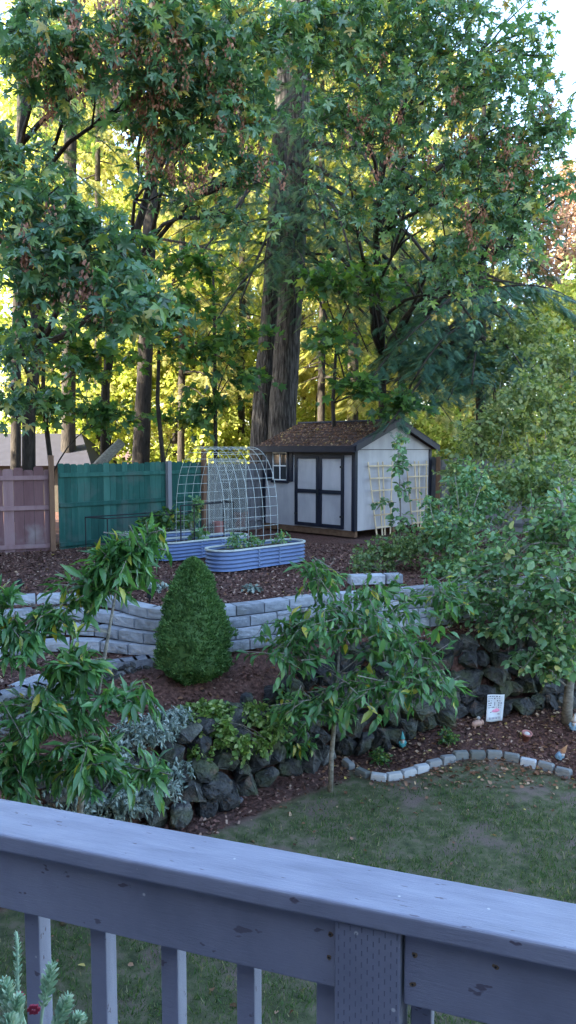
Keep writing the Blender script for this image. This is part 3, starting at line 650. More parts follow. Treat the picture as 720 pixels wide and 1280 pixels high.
# chain link panel
a = Vector((-1.85,17.75,2.0)); b = Vector((-1.02,18.4,2.0)); d = b-a; L = d.length
t = thing('chain_link_panel', 'grey chain link mesh panel standing behind the wire arch', 'panel', tuple(a), math.atan2(d.y,d.x))
m = MB(); Hh = 1.72
for (p, q) in (((0,0,0),(0,0,Hh)),((L,0,0),(L,0,Hh)),((0,0,Hh),(L,0,Hh)),((0,0,.05),(L,0,.05))): m.tube([p,q],.016,6)
m.build('frame', M['wire'], t)
m = MB(); st = .055
k = -Hh
while k < L:
    for s in (0,1):
        x0 = max(k,0); x1 = min(k+Hh, L)
        if x1 > x0:
            za, zb_ = x0-k, x1-k
            X0, X1 = (x0, x1) if s == 0 else (L-x0, L-x1)
            m.bar((X0,.004*s,za),(X1,.004*s,zb_),.009,.006)
    k += st
m.build('mesh', M['wire'], t)
# terracotta planters behind the arch
for (u, v, s, lab) in ((274,668,.15,'small faded terracotta planter behind the wire arch'),(299,662,.22,'larger faded terracotta planter right of the small one, by the gate')):
    p = PZ(u, v, 2.0); t = thing('planter', lab, 'planter', tuple(p), .4)
    m = MB(); m.lathe((0,0,0),[(s*.75,0),(s*.95,s*1.7),(s*1.05,s*1.7),(s*1.05,s*2.0),(s*.9,s*2.0),(s*.85,s*1.8)],4 if s > .2 else 16); m.build('pot', M['terracotta'], t)
    m = MB(); m.lathe((0,0,0),[(s*.84,s*1.75),(s*.1,s*1.85)],12); m.build('soil', M['soil'], t)

# ------------------------------------------------------------ raised beds
def raised_bed(label, c, ang, L, r, h):
    t = thing('raised_bed', label, 'raised bed', (c[0],c[1],2.0), ang, 'corrugated blue raised beds')
    def outline(rr, n=14):
        return [(L+rr*math.cos(a), rr*math.sin(a)) for a in np.linspace(-PI/2, PI/2, n)]+[(rr*math.cos(a), rr*math.sin(a)) for a in np.linspace(PI/2, 3*PI/2, n)]
    m = MB(); rows = 30; vs = []
    for i in range(rows+1):
        z = h*i/rows; q = .015*math.cos(2*PI*i/rows*5); vs += [(x,y,z) for x,y in outline(r+q)]
    n = len(outline(r)); fs = [(i*n+k, i*n+(k+1)%n, (i+1)*n+(k+1)%n, (i+1)*n+k) for i in range(rows) for k in range(n)]
    m.add(vs, fs); m.build('wall', M['corrugated'], t, True)
    m = MB(); o1 = outline(r+.02); o2 = outline(r-.02); vs = [(x,y,h-.005) for x,y in o1]+[(x,y,h+.02) for x,y in o1]+[(x,y,h+.02) for x,y in o2]+[(x,y,h-.005) for x,y in o2]
    fs = [(j*n+k, j*n+(k+1)%n, ((j+1)%4)*n+(k+1)%n, ((j+1)%4)*n+k) for j in range(4) for k in range(n)]; m.add(vs, fs); m.build('rim', M['rim'], t)
    m = MB(); vs = [(x,y,h-.05) for x,y in outline(r-.012)]; vs.append((L/2,0,h-.01)); m.add(vs, [(k,(k+1)%n,n) for k in range(n)]); m.build('soil', M['soil'], t)
    for xx in (L*.33, L*.66):
        m = MB(); m.box(xx-.012,xx+.012,-r-.018,-r-.0125,.01,h); m.build('seam_strip', M['corrugated'], t)
        for q in range(5):
            m = MB(); m.box(xx-.005,xx+.005,-r-.024,-r-.019,.04+q*h*.19,.05+q*h*.19); m.build('bolt', M['rim'], t)
    return t
DA = math.atan2(.69,.72)
raised_bed('nearest blue corrugated raised bed, in front of the shed doors', (-1.05,12.55), DA, 1.42, .32, .33)
raised_bed('middle blue corrugated raised bed, at the left foot of the wire arch', (-2.15,13.75), DA, 1.42, .32, .31)
raised_bed('farthest blue corrugated raised bed, beside the green fence', (-2.98,15.05), .62, 1.1, .28, .31)
# cattle panel arch
d = Vector((math.cos(DA), math.sin(DA), 0)); pn = Vector((d.y, -d.x, 0)); A = Vector((-2.05,13.85,2.28))
t = thing('wire_arch', 'galvanised wire mesh arch trellis spanning two raised beds', 'arch trellis', tuple(A))
def hoop(f, W=1.42, Hh=1.74):
    # f 0..1 along the panel
    tt = f*2-1; ang = (1-f)*PI; x = W/2-W/2*math.cos(PI*f); y = Hh*math.sin(PI*f)**.62
    return pn*x+Vector((0,0,y))
m = MB(); NH = 8
for i in range(NH):
    m.tube([d*(.175*i)+hoop(f)+Vector((0,0,0)) for f in np.linspace(0,1,33)], .0044, 5)
m.build('hoop_wires', M['wire'], t)
m = MB()
ff = np.linspace(0,1,400); pp = np.array([hoop(f) for f in ff]); cum = np.concatenate([[0], np.cumsum(np.linalg.norm(np.diff(pp, axis=0), axis=1))])
for s_ in np.arange(.05, cum[-1], .17):
    f = np.interp(s_, cum, ff); q = hoop(f); m.tube([q-d*.01, q+d*(.175*(NH-1)+.01)], .0044, 5)
m.build('cross_wires', M['wire'], t)
# black rod cages
def cage(label, corners, h, z0=2.0):
    t = thing('garden_cage', label, 'plant cage', (corners[0][0],corners[0][1],z0))
    o = Vector((corners[0][0],corners[0][1],0)); P_ = [Vector((x,y,0))-o for x,y in corners]; m = MB()
    for p in P_:
        m = MB(); m.tube([p, p+Vector((0,0,h))], .013, 6); m.build('upright', M['black'], t)
    m = MB()
    for p, q in zip(P_, P_[1:]+P_[:1]): m.tube([p+Vector((0,0,h)), q+Vector((0,0,h))], .012, 6)
    m.build('top_bars', M['black'], t)
cage('low black rod cage around the farthest raised bed', [(-3.95,14.75),(-3.45,14.45),(-1.85,15.75),(-2.3,16.25)], .66)
cage('black rod cage standing in the middle raised bed under the arch', [(-1.93,13.62),(-1.72,13.88),(-1.05,14.55),(-1.25,14.75)], .72, 2.25)
for (u, v, lab) in ((172,735,'black spike garden light on the terrace, left one of the two by the curved wall'),(187,752,'black spike garden light closest to the curved wall'),(25,738,'black spike garden light at the far left of the terrace')):
    p = PZ(u, v, 2.0); t = thing('garden_light', lab, 'garden light', tuple(p), 0, 'black spike garden lights')
    m = MB(); m.lathe((0,0,0),[(.012,-.05),(.014,.05),(.014,.06)],8); m.build('spike', M['black'], t)
    m = MB(); m.lathe((0,0,.05),[(.03,0),(.036,.02),(.036,.11),(.028,.115),(.028,.10)],12); m.build('lamp_head', M['black'], t)

# ------------------------------------------------------------ small plants
def bushy(name, label, cat, c, blobs, tmpl, lpt, ls, mat, group=None, stems=6, stemr=.006, bm_='bark_grey', **kw):
    c = Vector(c); t = thing(name, label, cat, tuple(c), 0, group)
    (P, T, U), _ = twigs(blobs, lpt, **kw)
    m = MB()
    for k in range(stems):
        b = random.choice(blobs); e = Vector(b[0])+Vector([random.uniform(-.7,.7)*q for q in b[1]]); s = c+Vector((random.uniform(-.04,.04), random.uniform(-.04,.04), -.02))
        m.tube(curve(s, e, .02, 5, .06), [stemr*(1-.6*i/5) for i in range(6)], 5)
    m.build('stem', M[bm_], t, True, True)
    scatter('leaves', tmpl, P, T, U, rng.uniform(ls*.6, ls*1.25, len(P)), mat, t)
    return t
bb = lambda x, y, z, r, n, q=.8: ((x,y,z),(r,r,r*q),n)
bushy('vegetable_plant', 'leafy tomato plant growing in the nearest raised bed', 'plant', (-.85,12.8,2.3), [bb(-.85,12.75,2.48,.2,34),bb(-.62,12.95,2.42,.16,22)], OVAL, 5, .07, M['hazel'], tl=(.1,.25))
bushy('vegetable_plant', 'small leafy plant at the far end of the nearest raised bed', 'plant', (-.1,13.45,2.3), [bb(-.1,13.4,2.42,.16,20)], OVAL, 5, .06, M['hazel'], tl=(.1,.2))
bushy('vegetable_plant', 'tall thin leafy plant in the middle raised bed by the cage', 'plant', (-1.75,14.1,2.3), [bb(-1.78,14.1,2.72,.13,16),bb(-1.72,14.1,3.0,.15,18),bb(-1.65,14.0,2.45,.15,16)], STAR, 4, .1, M['hazel'], tl=(.1,.2))
bushy('vegetable_plant', 'dense green leafy vegetables in the farthest raised bed', 'plant', (-2.5,15.35,2.3), [bb(-2.85,15.15,2.5,.25,40),bb(-2.5,15.4,2.58,.28,50),bb(-2.15,15.6,2.5,.22,36)], OVAL, 5, .12, M['maple_mid'], tl=(.1,.25))
bushy('low_plant', 'pale rosette plant beside the garden lights on the terrace', 'plant', (-1.9,10.75,1.98), [bb(-1.88,10.8,2.03,.16,26,.3)], OVAL, 4, .07, M['silver'], tl=(.05,.12), stems=3)
bushy('low_plant', 'small pale plant behind the curved wall right of the cone tree', 'plant', (-.52,10.6,1.98), [bb(-.5,10.6,2.05,.13,18,.4)], OVAL, 4, .06, M['silver'], tl=(.05,.12), stems=3)
# dwarf conical spruce
cx, cy_, cz = -1.13, 8.95, Hs(-1.13, 8.75)-.02; Hc = 1.5
t = thing('conical_spruce', 'dense cone shaped dwarf spruce in front of the curved block wall', 'tree', (cx,cy_,cz))
def crad(f): return .475*(np.sin(np.clip(f*1.0+.16,0,1)**.75*PI)**.62)
m = MB(); prof = []; NS = 26
vs = []; nn = 36
for i in range(NS+1):
    f = i/NS; rr = float(.43*(min(1,(f+.06)/.2)**.6)*(1-f**2.3)**.72)+.003
    for k in range(nn):
        a = 2*PI*k/nn; p = Vector((math.cos(a), math.sin(a), f*3)); q = rr*(.9+.16*noise.noise(p*2.2)+.08*noise.noise(p*6)); vs.append((q*math.cos(a), q*math.sin(a), .04+f*(Hc-.06)))
m.add(vs, [(i*nn+k, i*nn+(k+1)%nn, (i+1)*nn+(k+1)%nn, (i+1)*nn+k) for i in range(NS) for k in range(nn)]); m.build('inner_crown', M['spruce'], t, True)
n = 26000; f = rng.random(n)**1.15; a = rng.uniform(0, 2*PI, n); f = np.clip(f+.006*np.sin(f*130+3*np.sin(a*5)), 0, 1)
rr = .445*np.minimum(1,(f+.06)/.2)**.6*(1-f**2.3)**.72
nzv = np.array([noise.noise(Vector((math.cos(A_)*2.2, math.sin(A_)*2.2, F_*6.6)))*.26+noise.noise(Vector((math.cos(A_)*7, math.sin(A_)*7, F_*21)))*.2 for A_, F_ in zip(a, f)])
rr = rr*(.93+nzv)+rng.uniform(-.03,.02,n)
P = np.c_[rr*np.cos(a), rr*np.sin(a), .04+f*(Hc-.05)]
T = np.c_[np.cos(a), np.sin(a), .55+.9*f]+rng.normal(size=(n,3))*.45
scatter('needles', DIAM, P, T, rng.normal(size=(n,3)), np.c_[rng.uniform(.02,.032,n), rng.uniform(.03,.05,n), np.full(n,.03)], M['spruce'], t, world=False)
m = MB(); m.tube([(0,0,-.1),(0,0,.2)],.03,8); m.build('trunk', M['bark_dark'], t)
# silver mound and ivy
def gb(x, y, r, n, q=.5, dz=.06): return bb(x, y, Hs(x,y)+dz, r, n, q)
bushy('silver_bush', 'silvery grey mounding shrub spilling over the rock wall at left', 'shrub', (-1.7,7.9,.9), [((-1.55,7.85,1.0),(.4,.28,.15),170),((-1.9,7.55,.8),(.35,.22,.2),150),((-2.2,7.2,.55),(.4,.2,.3),150),((-1.75,7.45,.5),(.3,.15,.28),110),((-1.3,8.15,1.06),(.25,.2,.1),70),pb(190,985,7.5,42,24,70),pb(150,1000,7.3,36,22,60),pb(225,965,7.85,20,14,26)], LANCE, 12, .055, M['silver'], stems=16, tl=(.08,.2), droop=.2)
bushy('ivy_plant', 'bright lime green trailing ivy draped down the rock wall', 'climbing plant', (-1.0,8.45,1.0), [((-.92,8.45,1.04),(.34,.2,.09),110),((-.72,8.25,.85),(.12,.1,.18),45),((-.98,8.12,.62),(.15,.08,.3),60),((-1.15,8.3,1.0),(.2,.16,.08),45),((-.45,8.6,.95),(.25,.12,.12),45),((-.3,8.55,.62),(.1,.08,.12),22),pb(300,930,8.25,16,22,26),pb(345,905,8.75,18,26,30)], OVAL, 10, .062, M['ivy'], stems=10, tl=(.06,.18), droop=.5)
bushy('low_shrub', 'dark green fern clump on the rock wall left of the young tree', 'shrub', (-.05,9.1,.6), [((-.05,9.05,.75),(.22,.15,.35),60),((.1,9.1,.5),(.2,.12,.25),40)], LANCE, 6, .12, M['cherry'], stems=6, tl=(.1,.25))
for (u, v, r, lab) in ((475,938,.13,'small round dark green plant at the left end of the edged bed'),(558,928,.13,'small round dark green plant in the middle of the edged bed')):
    p = PZ(u, v+8, .1); p.z = Hs(p.x, p.y)
    bushy('low_plant', lab, 'plant', p, [((p.x,p.y,p.z+.1),(r,r,.1),60)], OVAL, 6, .04, M['maple_mid'], 'small round plants in the edged bed', stems=5, tl=(.05,.12))

# ------------------------------------------------------------ ornaments in the right bed
M['skin'] = surf('glazed_peach', [(.3,(.36,.22,.17)),(.8,(.45,.3,.24))], 5, .5, 0)
M['blue_glaze'] = surf('blue_glaze', [(.3,(.12,.24,.36)),(.8,(.3,.42,.5))], 9, .4, 0)
M['teal_glaze'] = surf('teal_glaze', [(.3,(.04,.24,.26)),(.8,(.1,.36,.36))], 9, .4, 0)
M['cream'] = surf('cream_glaze', [(.3,(.42,.40,.37)),(.8,(.55,.53,.5))], 9, .5, 0)
M['rust_glaze'] = surf('orange_hat_glaze', [(.3,(.4,.2,.1)),(.8,(.55,.32,.16))], 9, .5, 0)
M['flagcloth'] = surf('white_cloth', [(.3,(.55,.6,.66)),(.8,(.66,.70,.75))], 4, .9, 0)
M['flagpink'] = surf('pink_print', [(.3,(.7,.25,.4)),(.8,(.78,.35,.5))], 4, .9, 0)
M['flagink'] = surf('dark_print', [(.3,(.04,.05,.10)),(.8,(.09,.1,.16))], 4, .9, 0)
def ground_at(u, v):
    p = PZ(u, v, .2)
    for _ in range(6): p = PZ(u, v, Hs(p.x, p.y))
    return p
def gnome(label, u, v, hat, body, s=1, rzz=0, tilt=0):
    p = ground_at(u, v); t = thing('garden_gnome', label, 'garden ornament', tuple(p), rzz); t.rotation_euler = (tilt, tilt*.6, rzz)
    m = MB(); m.lathe((0,0,0),[(.05*s,0),(.065*s,.03*s),(.06*s,.08*s),(.045*s,.12*s),(.03*s,.135*s)],16); m.build('body', M[body], t, True)
    m = MB(); m.lathe((0,-.005*s,.13*s),[(.01*s,-.02*s),(.036*s,0),(.04*s,.02*s),(.036*s,.045*s)],14); m.build('head', M['skin'], t, True)
    m = MB(); m.lathe((0,-.036*s,.09*s),[(.004*s,-.03*s),(.02*s,0),(.03*s,.03*s),(.026*s,.055*s)],12); m.build('beard', M['cream'], t, True)
    m = MB(); m.lathe((0,0,.165*s),[(.046*s,0),(.04*s,.02*s),(.022*s,.08*s),(.003*s,.14*s)],14); m.build('hat', M[hat], t, True)
    m = MB(); m.lathe((0,-.046*s,.148*s),[(.002*s,-.01*s),(.01*s,0),(.002*s,.01*s)],8); m.build('nose', M['skin'], t, True)
    for sx in (-1,1):
        m = MB(); m.tube([(sx*.045*s,0,.12*s),(sx*.068*s,-.01*s,.085*s),(sx*.04*s,-.055*s,.07*s)],[.016*s,.016*s,.012*s],8); m.build('arm', M[body], t, True)
        m = MB(); m.lathe((sx*.025*s,-.045*s,0),[(.022*s,-.003),(.024*s,.012*s),(.012*s,.025*s)],10); m.build('boot', M['black'], t, True)
gnome('garden gnome in blue with a peach hat near the edging stones', 697,948,'rust_glaze','blue_glaze',.75,.5,.45)
gnome('garden gnome with pale hat against the trunk at the right edge', 716,912,'cream','blue_glaze',.8,-.3,.15)
gnome('teal garden gnome between the two small round plants', 503,934,'teal_glaze','teal_glaze',.7,.1)
p = ground_at(657,925); t = thing('flower_pot', 'small peach flower pot with white stones in the right bed', 'flower pot', tuple(p)); t.rotation_euler = (.25,.1,0)
m = MB(); m.lathe((0,0,0),[(.045,0),(.06,.09),(.068,.09),(.068,.115),(.056,.115),(.05,.09)],16); m.build('pot', M['terracotta'], t, True)
m = MB(); m.lathe((0,0,.08),[(.02,0),(.046,.01),(.03,.03),(.01,.035)],10); m.build('fill', M['cream'], t, True)
p = ground_at(597,909); t = thing('garden_ornament', 'small pink animal figurine with white ball in the right bed', 'garden ornament', tuple(p), .4)
m = MB(); m.tube([(-.09,0,.03),(-.05,0,.055),(.02,0,.06),(.06,0,.045)],[.02,.04,.042,.02],10); m.build('body', M['skin'], t, True)
m = MB(); m.lathe((.07,0,.05),[(.004,-.03),(.024,-.015),(.03,.01),(.018,.035),(.003,.045)],12); m.build('head', M['skin'], t, True)
for (a, b) in ((-.06,-.025),(-.06,.025),(.03,-.025),(.03,.025)):
    m = MB(); m.tube([(a,b,-.005),(a,b,.04)],.011,6); m.build('leg', M['skin'], t)
o = MB(); o.lathe((0,0,.027),[(.003,-.03),(.02,-.02),(.03,0),(.02,.02),(.003,.03)],14); ob = o.build('white_ball', M['cream'], smooth=True); ob.location = ground_at(598,903)+Vector((0,0,.03)); tag(ob, 'small white ball lying by the pink figurine', 'ball')
# garden flag
p = Vector((2.78,float(R(2.78))-.32,0)); p.z = Hs(p.x,p.y)
t = thing('garden_flag', 'small white garden flag with a pink bird print beside the rock wall', 'flag', tuple(p), .12)
m = MB(); m.tube([(-.14,.01,-.05),(-.14,.01,.42),(-.135,.01,.44),(.13,.01,.44)],.005,6); m.build('flag_stand', M['black'], t)
m = MB(); W_, Hf = .235, .36; nx_, nz_ = 8, 12
def fy(x, z): return .012*math.sin(x*22+z*6)+.0
vs = []
for s in (0,.004):
    for j in range(nz_+1):
        for i in range(nx_+1):
            x = -W_/2+W_*i/nx_+.02*(z_:=j/nz_)-.01; z = .07+Hf*j/nz_-(.012*math.sin(PI*i/nx_) if j == 0 else 0); vs.append((x, fy(x,z)+s, z))
k = (nx_+1)*(nz_+1); q = lambda i, j, s: s*k+j*(nx_+1)+i
fs = []
for j in range(nz_):
    for i in range(nx_): fs += [(q(i,j,0),q(i+1,j,0),q(i+1,j+1,0),q(i,j+1,0)), (q(i,j,1),q(i,j+1,1),q(i+1,j+1,1),q(i+1,j,1))]
for j in range(nz_): fs += [(q(0,j,0),q(0,j+1,0),q(0,j+1,1),q(0,j,1)), (q(nx_,j,0),q(nx_,j,1),q(nx_,j+1,1),q(nx_,j+1,0))]
for i in range(nx_): fs += [(q(i,0,0),q(i,0,1),q(i+1,0,1),q(i+1,0,0)), (q(i,nz_,0),q(i+1,nz_,0),q(i+1,nz_,1),q(i,nz_,1))]
m.add(vs, fs); fl = m.build('cloth', M['flagcloth'], t, True)
def printmark(name, mat, rects):
    m = MB()
    for (x, z, w_, h_) in rects:
        m.add([(x-w_/2,fy(x,z)-.004,z-h_/2),(x+w_/2,fy(x,z)-.004,z-h_/2),(x+w_/2,fy(x,z)-.004,z+h_/2),(x-w_/2,fy(x,z)-.004,z+h_/2)], [(0,1,2,3)])
    m.build(name, mat, fl)
rr_ = random.Random(4); rc = []
for z in (.405,.375,.345,.315,.285,.255):
    x = -.085
    while x < .085:
        w_ = rr_.uniform(.012,.03)
        if not (abs(x) < .03 and .26 < z < .36): rc.append((x, z, w_*.7, .014 if rr_.random() < .6 else .006))
        x += w_+.008
for x in np.arange(-.08,.09,.022): rc.append((x, .105+.006*rr_.random(), .007, .03))
rc += [(.0,.30,.008,.05),(-.06,.19,.02,.008),(.055,.16,.03,.01)]
printmark('print', M['flagink'], rc)
m = MB(); vs = [(-.05,-.0,.2),(-.02,0,.185),(.03,0,.185),(.07,0,.21),(.05,0,.235),(.02,0,.24),(.0,0,.225),(-.02,0,.225),(-.03,0,.215)]
m.add([(x,fy(x,z)-.005,z) for x,_,z in vs], [tuple(range(9))]); m.build('pink_print', M['flagpink'], fl)

# ------------------------------------------------------------ young trees in the garden
# slim young tree in front of the rock wall
B = PZ(413,990,0); yt = [B, B+Vector((.01,.0,.45)), B+Vector((.05,.02,.9)), B+Vector((.08,.03,1.4)), B+Vector((.1,.05,1.9)), B+Vector((.02,.05,2.3))]
KW = dict(tl=(.25,.5), droop=.3, tipdown=.55, updev=.45, jit=.65)
tree('young_tree', 'slim young tree with long drooping leaves standing at the lawn edge', 'tree', yt, [.032,.028,.024,.02,.014,.008],
     [pb(430,770,8.6,75,28,46),pb(500,800,8.7,60,28,40),pb(370,790,8.7,55,25,30),pb(470,855,8.3,80,22,42),pb(540,850,8.3,38,20,18),pb(395,880,8.4,60,20,30),pb(360,815,8.5,45,18,16),pb(395,715,8.9,30,28,16),pb(480,745,9.0,55,25,26),pb(545,745,9.2,35,28,16)],
     LANCE, 10, .15, M['cherry'], M['bark_grey'], limb=.014, tsides=10, **KW)
ct = [PY(80,1160,6.1), PY(95,1060,6.15), PY(106,960,6.2), PY(122,870,6.2), PY(136,790,6.2), PY(150,710,6.2)]; ct[0].z = -.02
tree('cherry_tree', 'cherry tree with long glossy leaves at the left above the railing', 'tree', ct, [.035,.03,.026,.02,.014,.007],
     [pb(155,695,6.2,30,36,24),pb(190,672,6.3,18,16,6),pb(112,735,6.2,28,30,14),pb(20,790,6.0,32,34,14),pb(90,830,6.0,34,30,15),pb(55,890,5.9,62,34,34),pb(155,868,5.9,40,12,9),pb(15,950,5.8,45,44,24),pb(105,945,5.8,55,30,24),pb(178,956,5.9,26,12,6),pb(0,750,6.1,26,20,5),pb(60,765,6.1,24,20,7)],
     SLIM, 24, .15, M['cherry'], M['bark_grey'], limb=.011, **{**KW, 'tl': (.2,.42), 'tipdown': .5})
HB = PZ(708,905,.28); ht = [HB, HB+Vector((.02,0,.5)), HB+Vector((.08,0,1.1)), HB+Vector((.1,.1,1.8)), HB+Vector((.05,.2,2.4)), HB+Vector((-.1,.3,3.2))]
tree('hazel_tree', 'rounded leafed small tree with grey trunk at the right edge of the bed', 'tree', ht, [.075,.06,.055,.045,.03,.015],
     [pb(640,765,10.2,60,36,85),pb(700,740,9.8,60,60,110),pb(600,730,10.4,50,30,50),pb(690,820,9.7,50,28,50),pb(640,690,10.6,60,40,70),pb(700,650,10.6,50,50,90),pb(668,825,9.9,30,18,22),pb(740,700,10,60,90,100)],
     OVAL, 10, .108, M['hazel'], M['bark_grey'], limb=.03, tl=(.2,.45), droop=.25, tipdown=.3, updev=.45, jit=.7)
# sapling before the gable
SB = Vector((2.2,14.8,1.95))
tree('sapling', 'tall narrow leafy sapling in front of the shed gable', 'tree', [SB, SB+Vector((.0,0,.8)), SB+Vector((-.03,0,1.5)), SB+Vector((-.05,0,2.2))], [.02,.017,.012,.006],
     [pb(503,553,14.8,12,14,14),pb(498,580,14.8,15,13,14),pb(503,610,14.8,11,14,10),pb(500,645,14.8,13,14,13),pb(478,628,14.8,14,6,7),pb(505,675,14.8,16,14,16)],
     OVAL, 6, .12, M['hazel'], M['bark_grey'], limb=.01, tl=(.12,.25), droop=.2)
def shrub(name, label, blobs, mat, tmpl=OVAL, lpt=10, ls=.09, group=None, cat='shrub', **kw):
    c0 = blobs[0][0]; gz = Hs(c0[0], c0[1])
    return bushy(name, label, cat, (c0[0], c0[1], gz), blobs, tmpl, lpt, ls, mat, group, stems=14, stemr=.014, **{**dict(tl=(.2,.45), droop=.2), **kw})
shrub('garden_shrub', 'low leafy green shrub in front of the shed gable corner', [pb(475,690,12.6,38,20,70),pb(520,680,12.6,40,26,80),pb(455,705,12.3,20,14,20)], M['shrub'], ls=.07)
shrub('garden_shrub', 'broad leafy shrub between the shed and the hazel', [pb(570,670,12.4,48,40,130),pb(540,640,13,28,24,40),pb(578,610,13.5,32,40,80),pb(600,620,13,40,42,110),pb(560,715,11.9,38,18,50)], M['hazel'], ls=.085)
shrub('garden_shrub', 'tall light green shrub rising over the grey fence at right', [pb(610,540,15,45,40,130),pb(660,500,15,50,45,150),pb(690,560,14.4,50,50,150),pb(640,600,14,45,40,110),pb(565,585,15,22,40,40)], M['olive'], ls=.10)
shrub('garden_shrub', 'pale twiggy tall shrub at the right edge above the fence', [pb(700,450,16,45,40,130),pb(620,455,17,40,35,90),pb(660,420,17.5,45,35,90),pb(720,520,15,40,50,90)], M['olive'], ls=.11)
shrub('garden_shrub', 'dark green shrub mass behind the right fence', [pb(680,610,13,60,50,160),pb(720,650,12,50,50,120)], M['shrub'], ls=.1)
shrub('garden_shrub', 'low sprawling shrub over the top of the rock wall at right', [pb(560,760,10.9,40,16,60),pb(620,745,11,40,18,60)], M['shrub'], ls=.07)

# ------------------------------------------------------------ large trees
def px_tube(pts, wpx):
    return [PY(u,v,y) for (u,v,y) in pts], [w*y/F/2 for w, (u,v,y) in zip(wpx, pts)]
def conifer(name, label, trunk, tr, boughs, group=None, mat='fir', fs=.27, per=60, bmat='bark', sides=16):
    t = thing(name, label, 'tree', tuple(trunk[0]), 0, group)
    m = MB()
    P_ = []
    for a, b in zip(trunk, trunk[1:]):
        for k in range(5): P_.append(a.lerp(b, k/5))
    P_.append(trunk[-1]); R_ = np.interp(np.linspace(0,len(tr)-1,len(P_)), range(len(tr)), tr)
    m.tube(P_, list(R_), sides, wob=.05); m.build('trunk', M[bmat], t, True, True)
    b = MB(); FP = []; FT = []; FU = []
    for (a, e, sag) in boughs:
        a = Vector(a); e = Vector(e); pts = curve(a, e, sag, 8, .03); L = (e-a).length
        b.tube(pts, [.012*L*(1-.8*i/8)+.004 for i in range(9)], 5)
        ax = (e-a).normalized(); side = ax.cross(Vector((0,0,1))).normalized(); n = int(per*L/2)
        for k in range(n):
            q = random.uniform(.18,1); i = min(int(q*8),7); p = pts[i].lerp(pts[i+1], q*8-i)
            s = random.choice((-1,1)); wdt = random.uniform(0,.32)*L*(1.15-q)
            pos = p+side*s*wdt+ax*wdt*.4+Vector((0,0,-wdt*random.uniform(.1,.6)))
            FP.append(pos); FT.append(ax*.5+side*s*.7+Vector((random.uniform(-.4,.4),random.uniform(-.4,.4),random.uniform(-.9,0)))); FU.append((random.uniform(-.4,.4),random.uniform(-.4,.4),1))
    b.build('bough', M['bark_dark'], t, True, True)
    n = len(FP); scatter('needles', FROND, np.array(FP), np.array(FT), np.array(FU), rng.uniform(fs*.6,fs*1.3,n), M[mat], t)
    return t
def auto_boughs(trunk, n, z0, z1, L0, L1, droop=.3, azr=(0,2*PI)):
    out = []
    for k in range(n):
        z = random.uniform(z0, z1); f = (z-z0)/(z1-z0)
        tz = [p.z for p in trunk]; x = np.interp(z, tz, [p.x for p in trunk]); y = np.interp(z, tz, [p.y for p in trunk])
        az = random.uniform(*azr); L = (L0+(L1-L0)*f)*random.uniform(.7,1.15)
        out.append(((x,y,z), (x+L*math.cos(az), y+L*math.sin(az), z-droop*L*random.uniform(.5,1.4)), .1))
    return out
tk, tr = px_tube([(350,590,22),(354,500,22),(361,400,22),(368,300,22),(373,200,22),(374,100,22),(376,0,22),(378,-200,22),(380,-420,22)], [40,34,30,28,27,26,24,17,6])
tk[0].z = 1.9
bo = auto_boughs(tk, 34, 7.5, 24, 4.2, 2.5)
bo += [((PY(372,v0,22)), PY(u1,v1,y1), .1) for (v0,u1,v1,y1) in ((250,440,330,17),(280,500,430,17.5),(230,520,330,18),(300,460,440,19),(200,590,400,17),(330,430,470,18),(180,620,300,18),(260,560,450,17.5),(150,480,250,17),(340,520,470,20),(240,300,380,18),(300,260,420,18.5),(200,240,330,18),(120,300,260,18),(90,430,210,18),(160,330,330,18.5),(260,370,380,18.5),(60,380,160,18.5),(210,410,300,18))]
conifer('fir_tree', 'thick furrowed fir trunk, the right one of the pair behind the shed', tk, tr, bo)
tk, tr = px_tube([(325,585,22.6),(330,500,22.6),(338,400,22.6),(345,300,22.6),(350,200,22.6),(356,100,22.8),(362,0,23),(366,-250,23)], [34,28,25,23,22,20,18,5])
tk[0].z = 1.9
conifer('fir_tree', 'slimmer fir trunk on the left of the pair behind the shed', tk, tr, auto_boughs(tk, 26, 9, 22, 3.6, 2.2))
# hemlock with blue green drooping boughs right of the shed
tk, tr = px_tube([(600,600,19.5),(602,450,19.5),(603,300,19.5),(605,150,19.5),(606,60,19.5)], [13,11,9,5,2]); tk[0].z = 1.9
bo = auto_boughs(tk, 60, 6, 13.5, 3.2, .6, .4)+[(PY(603,v0,19.5), PY(u1,v1,y1), .12) for (v0,u1,v1,y1) in ((400,640,400,16.5),(400,520,470,16.5),(370,500,430,16.5),(440,660,470,16),(420,560,500,16.5),(430,620,520,16.5),(380,500,510,17),(420,480,540,16),(440,590,480,15.8),(360,460,480,17))]
conifer('hemlock_tree', 'blue green drooping hemlock right of and behind the shed', tk, tr, bo, mat='fir_tip', fs=.24, per=100, bmat='bark_dark', sides=10)
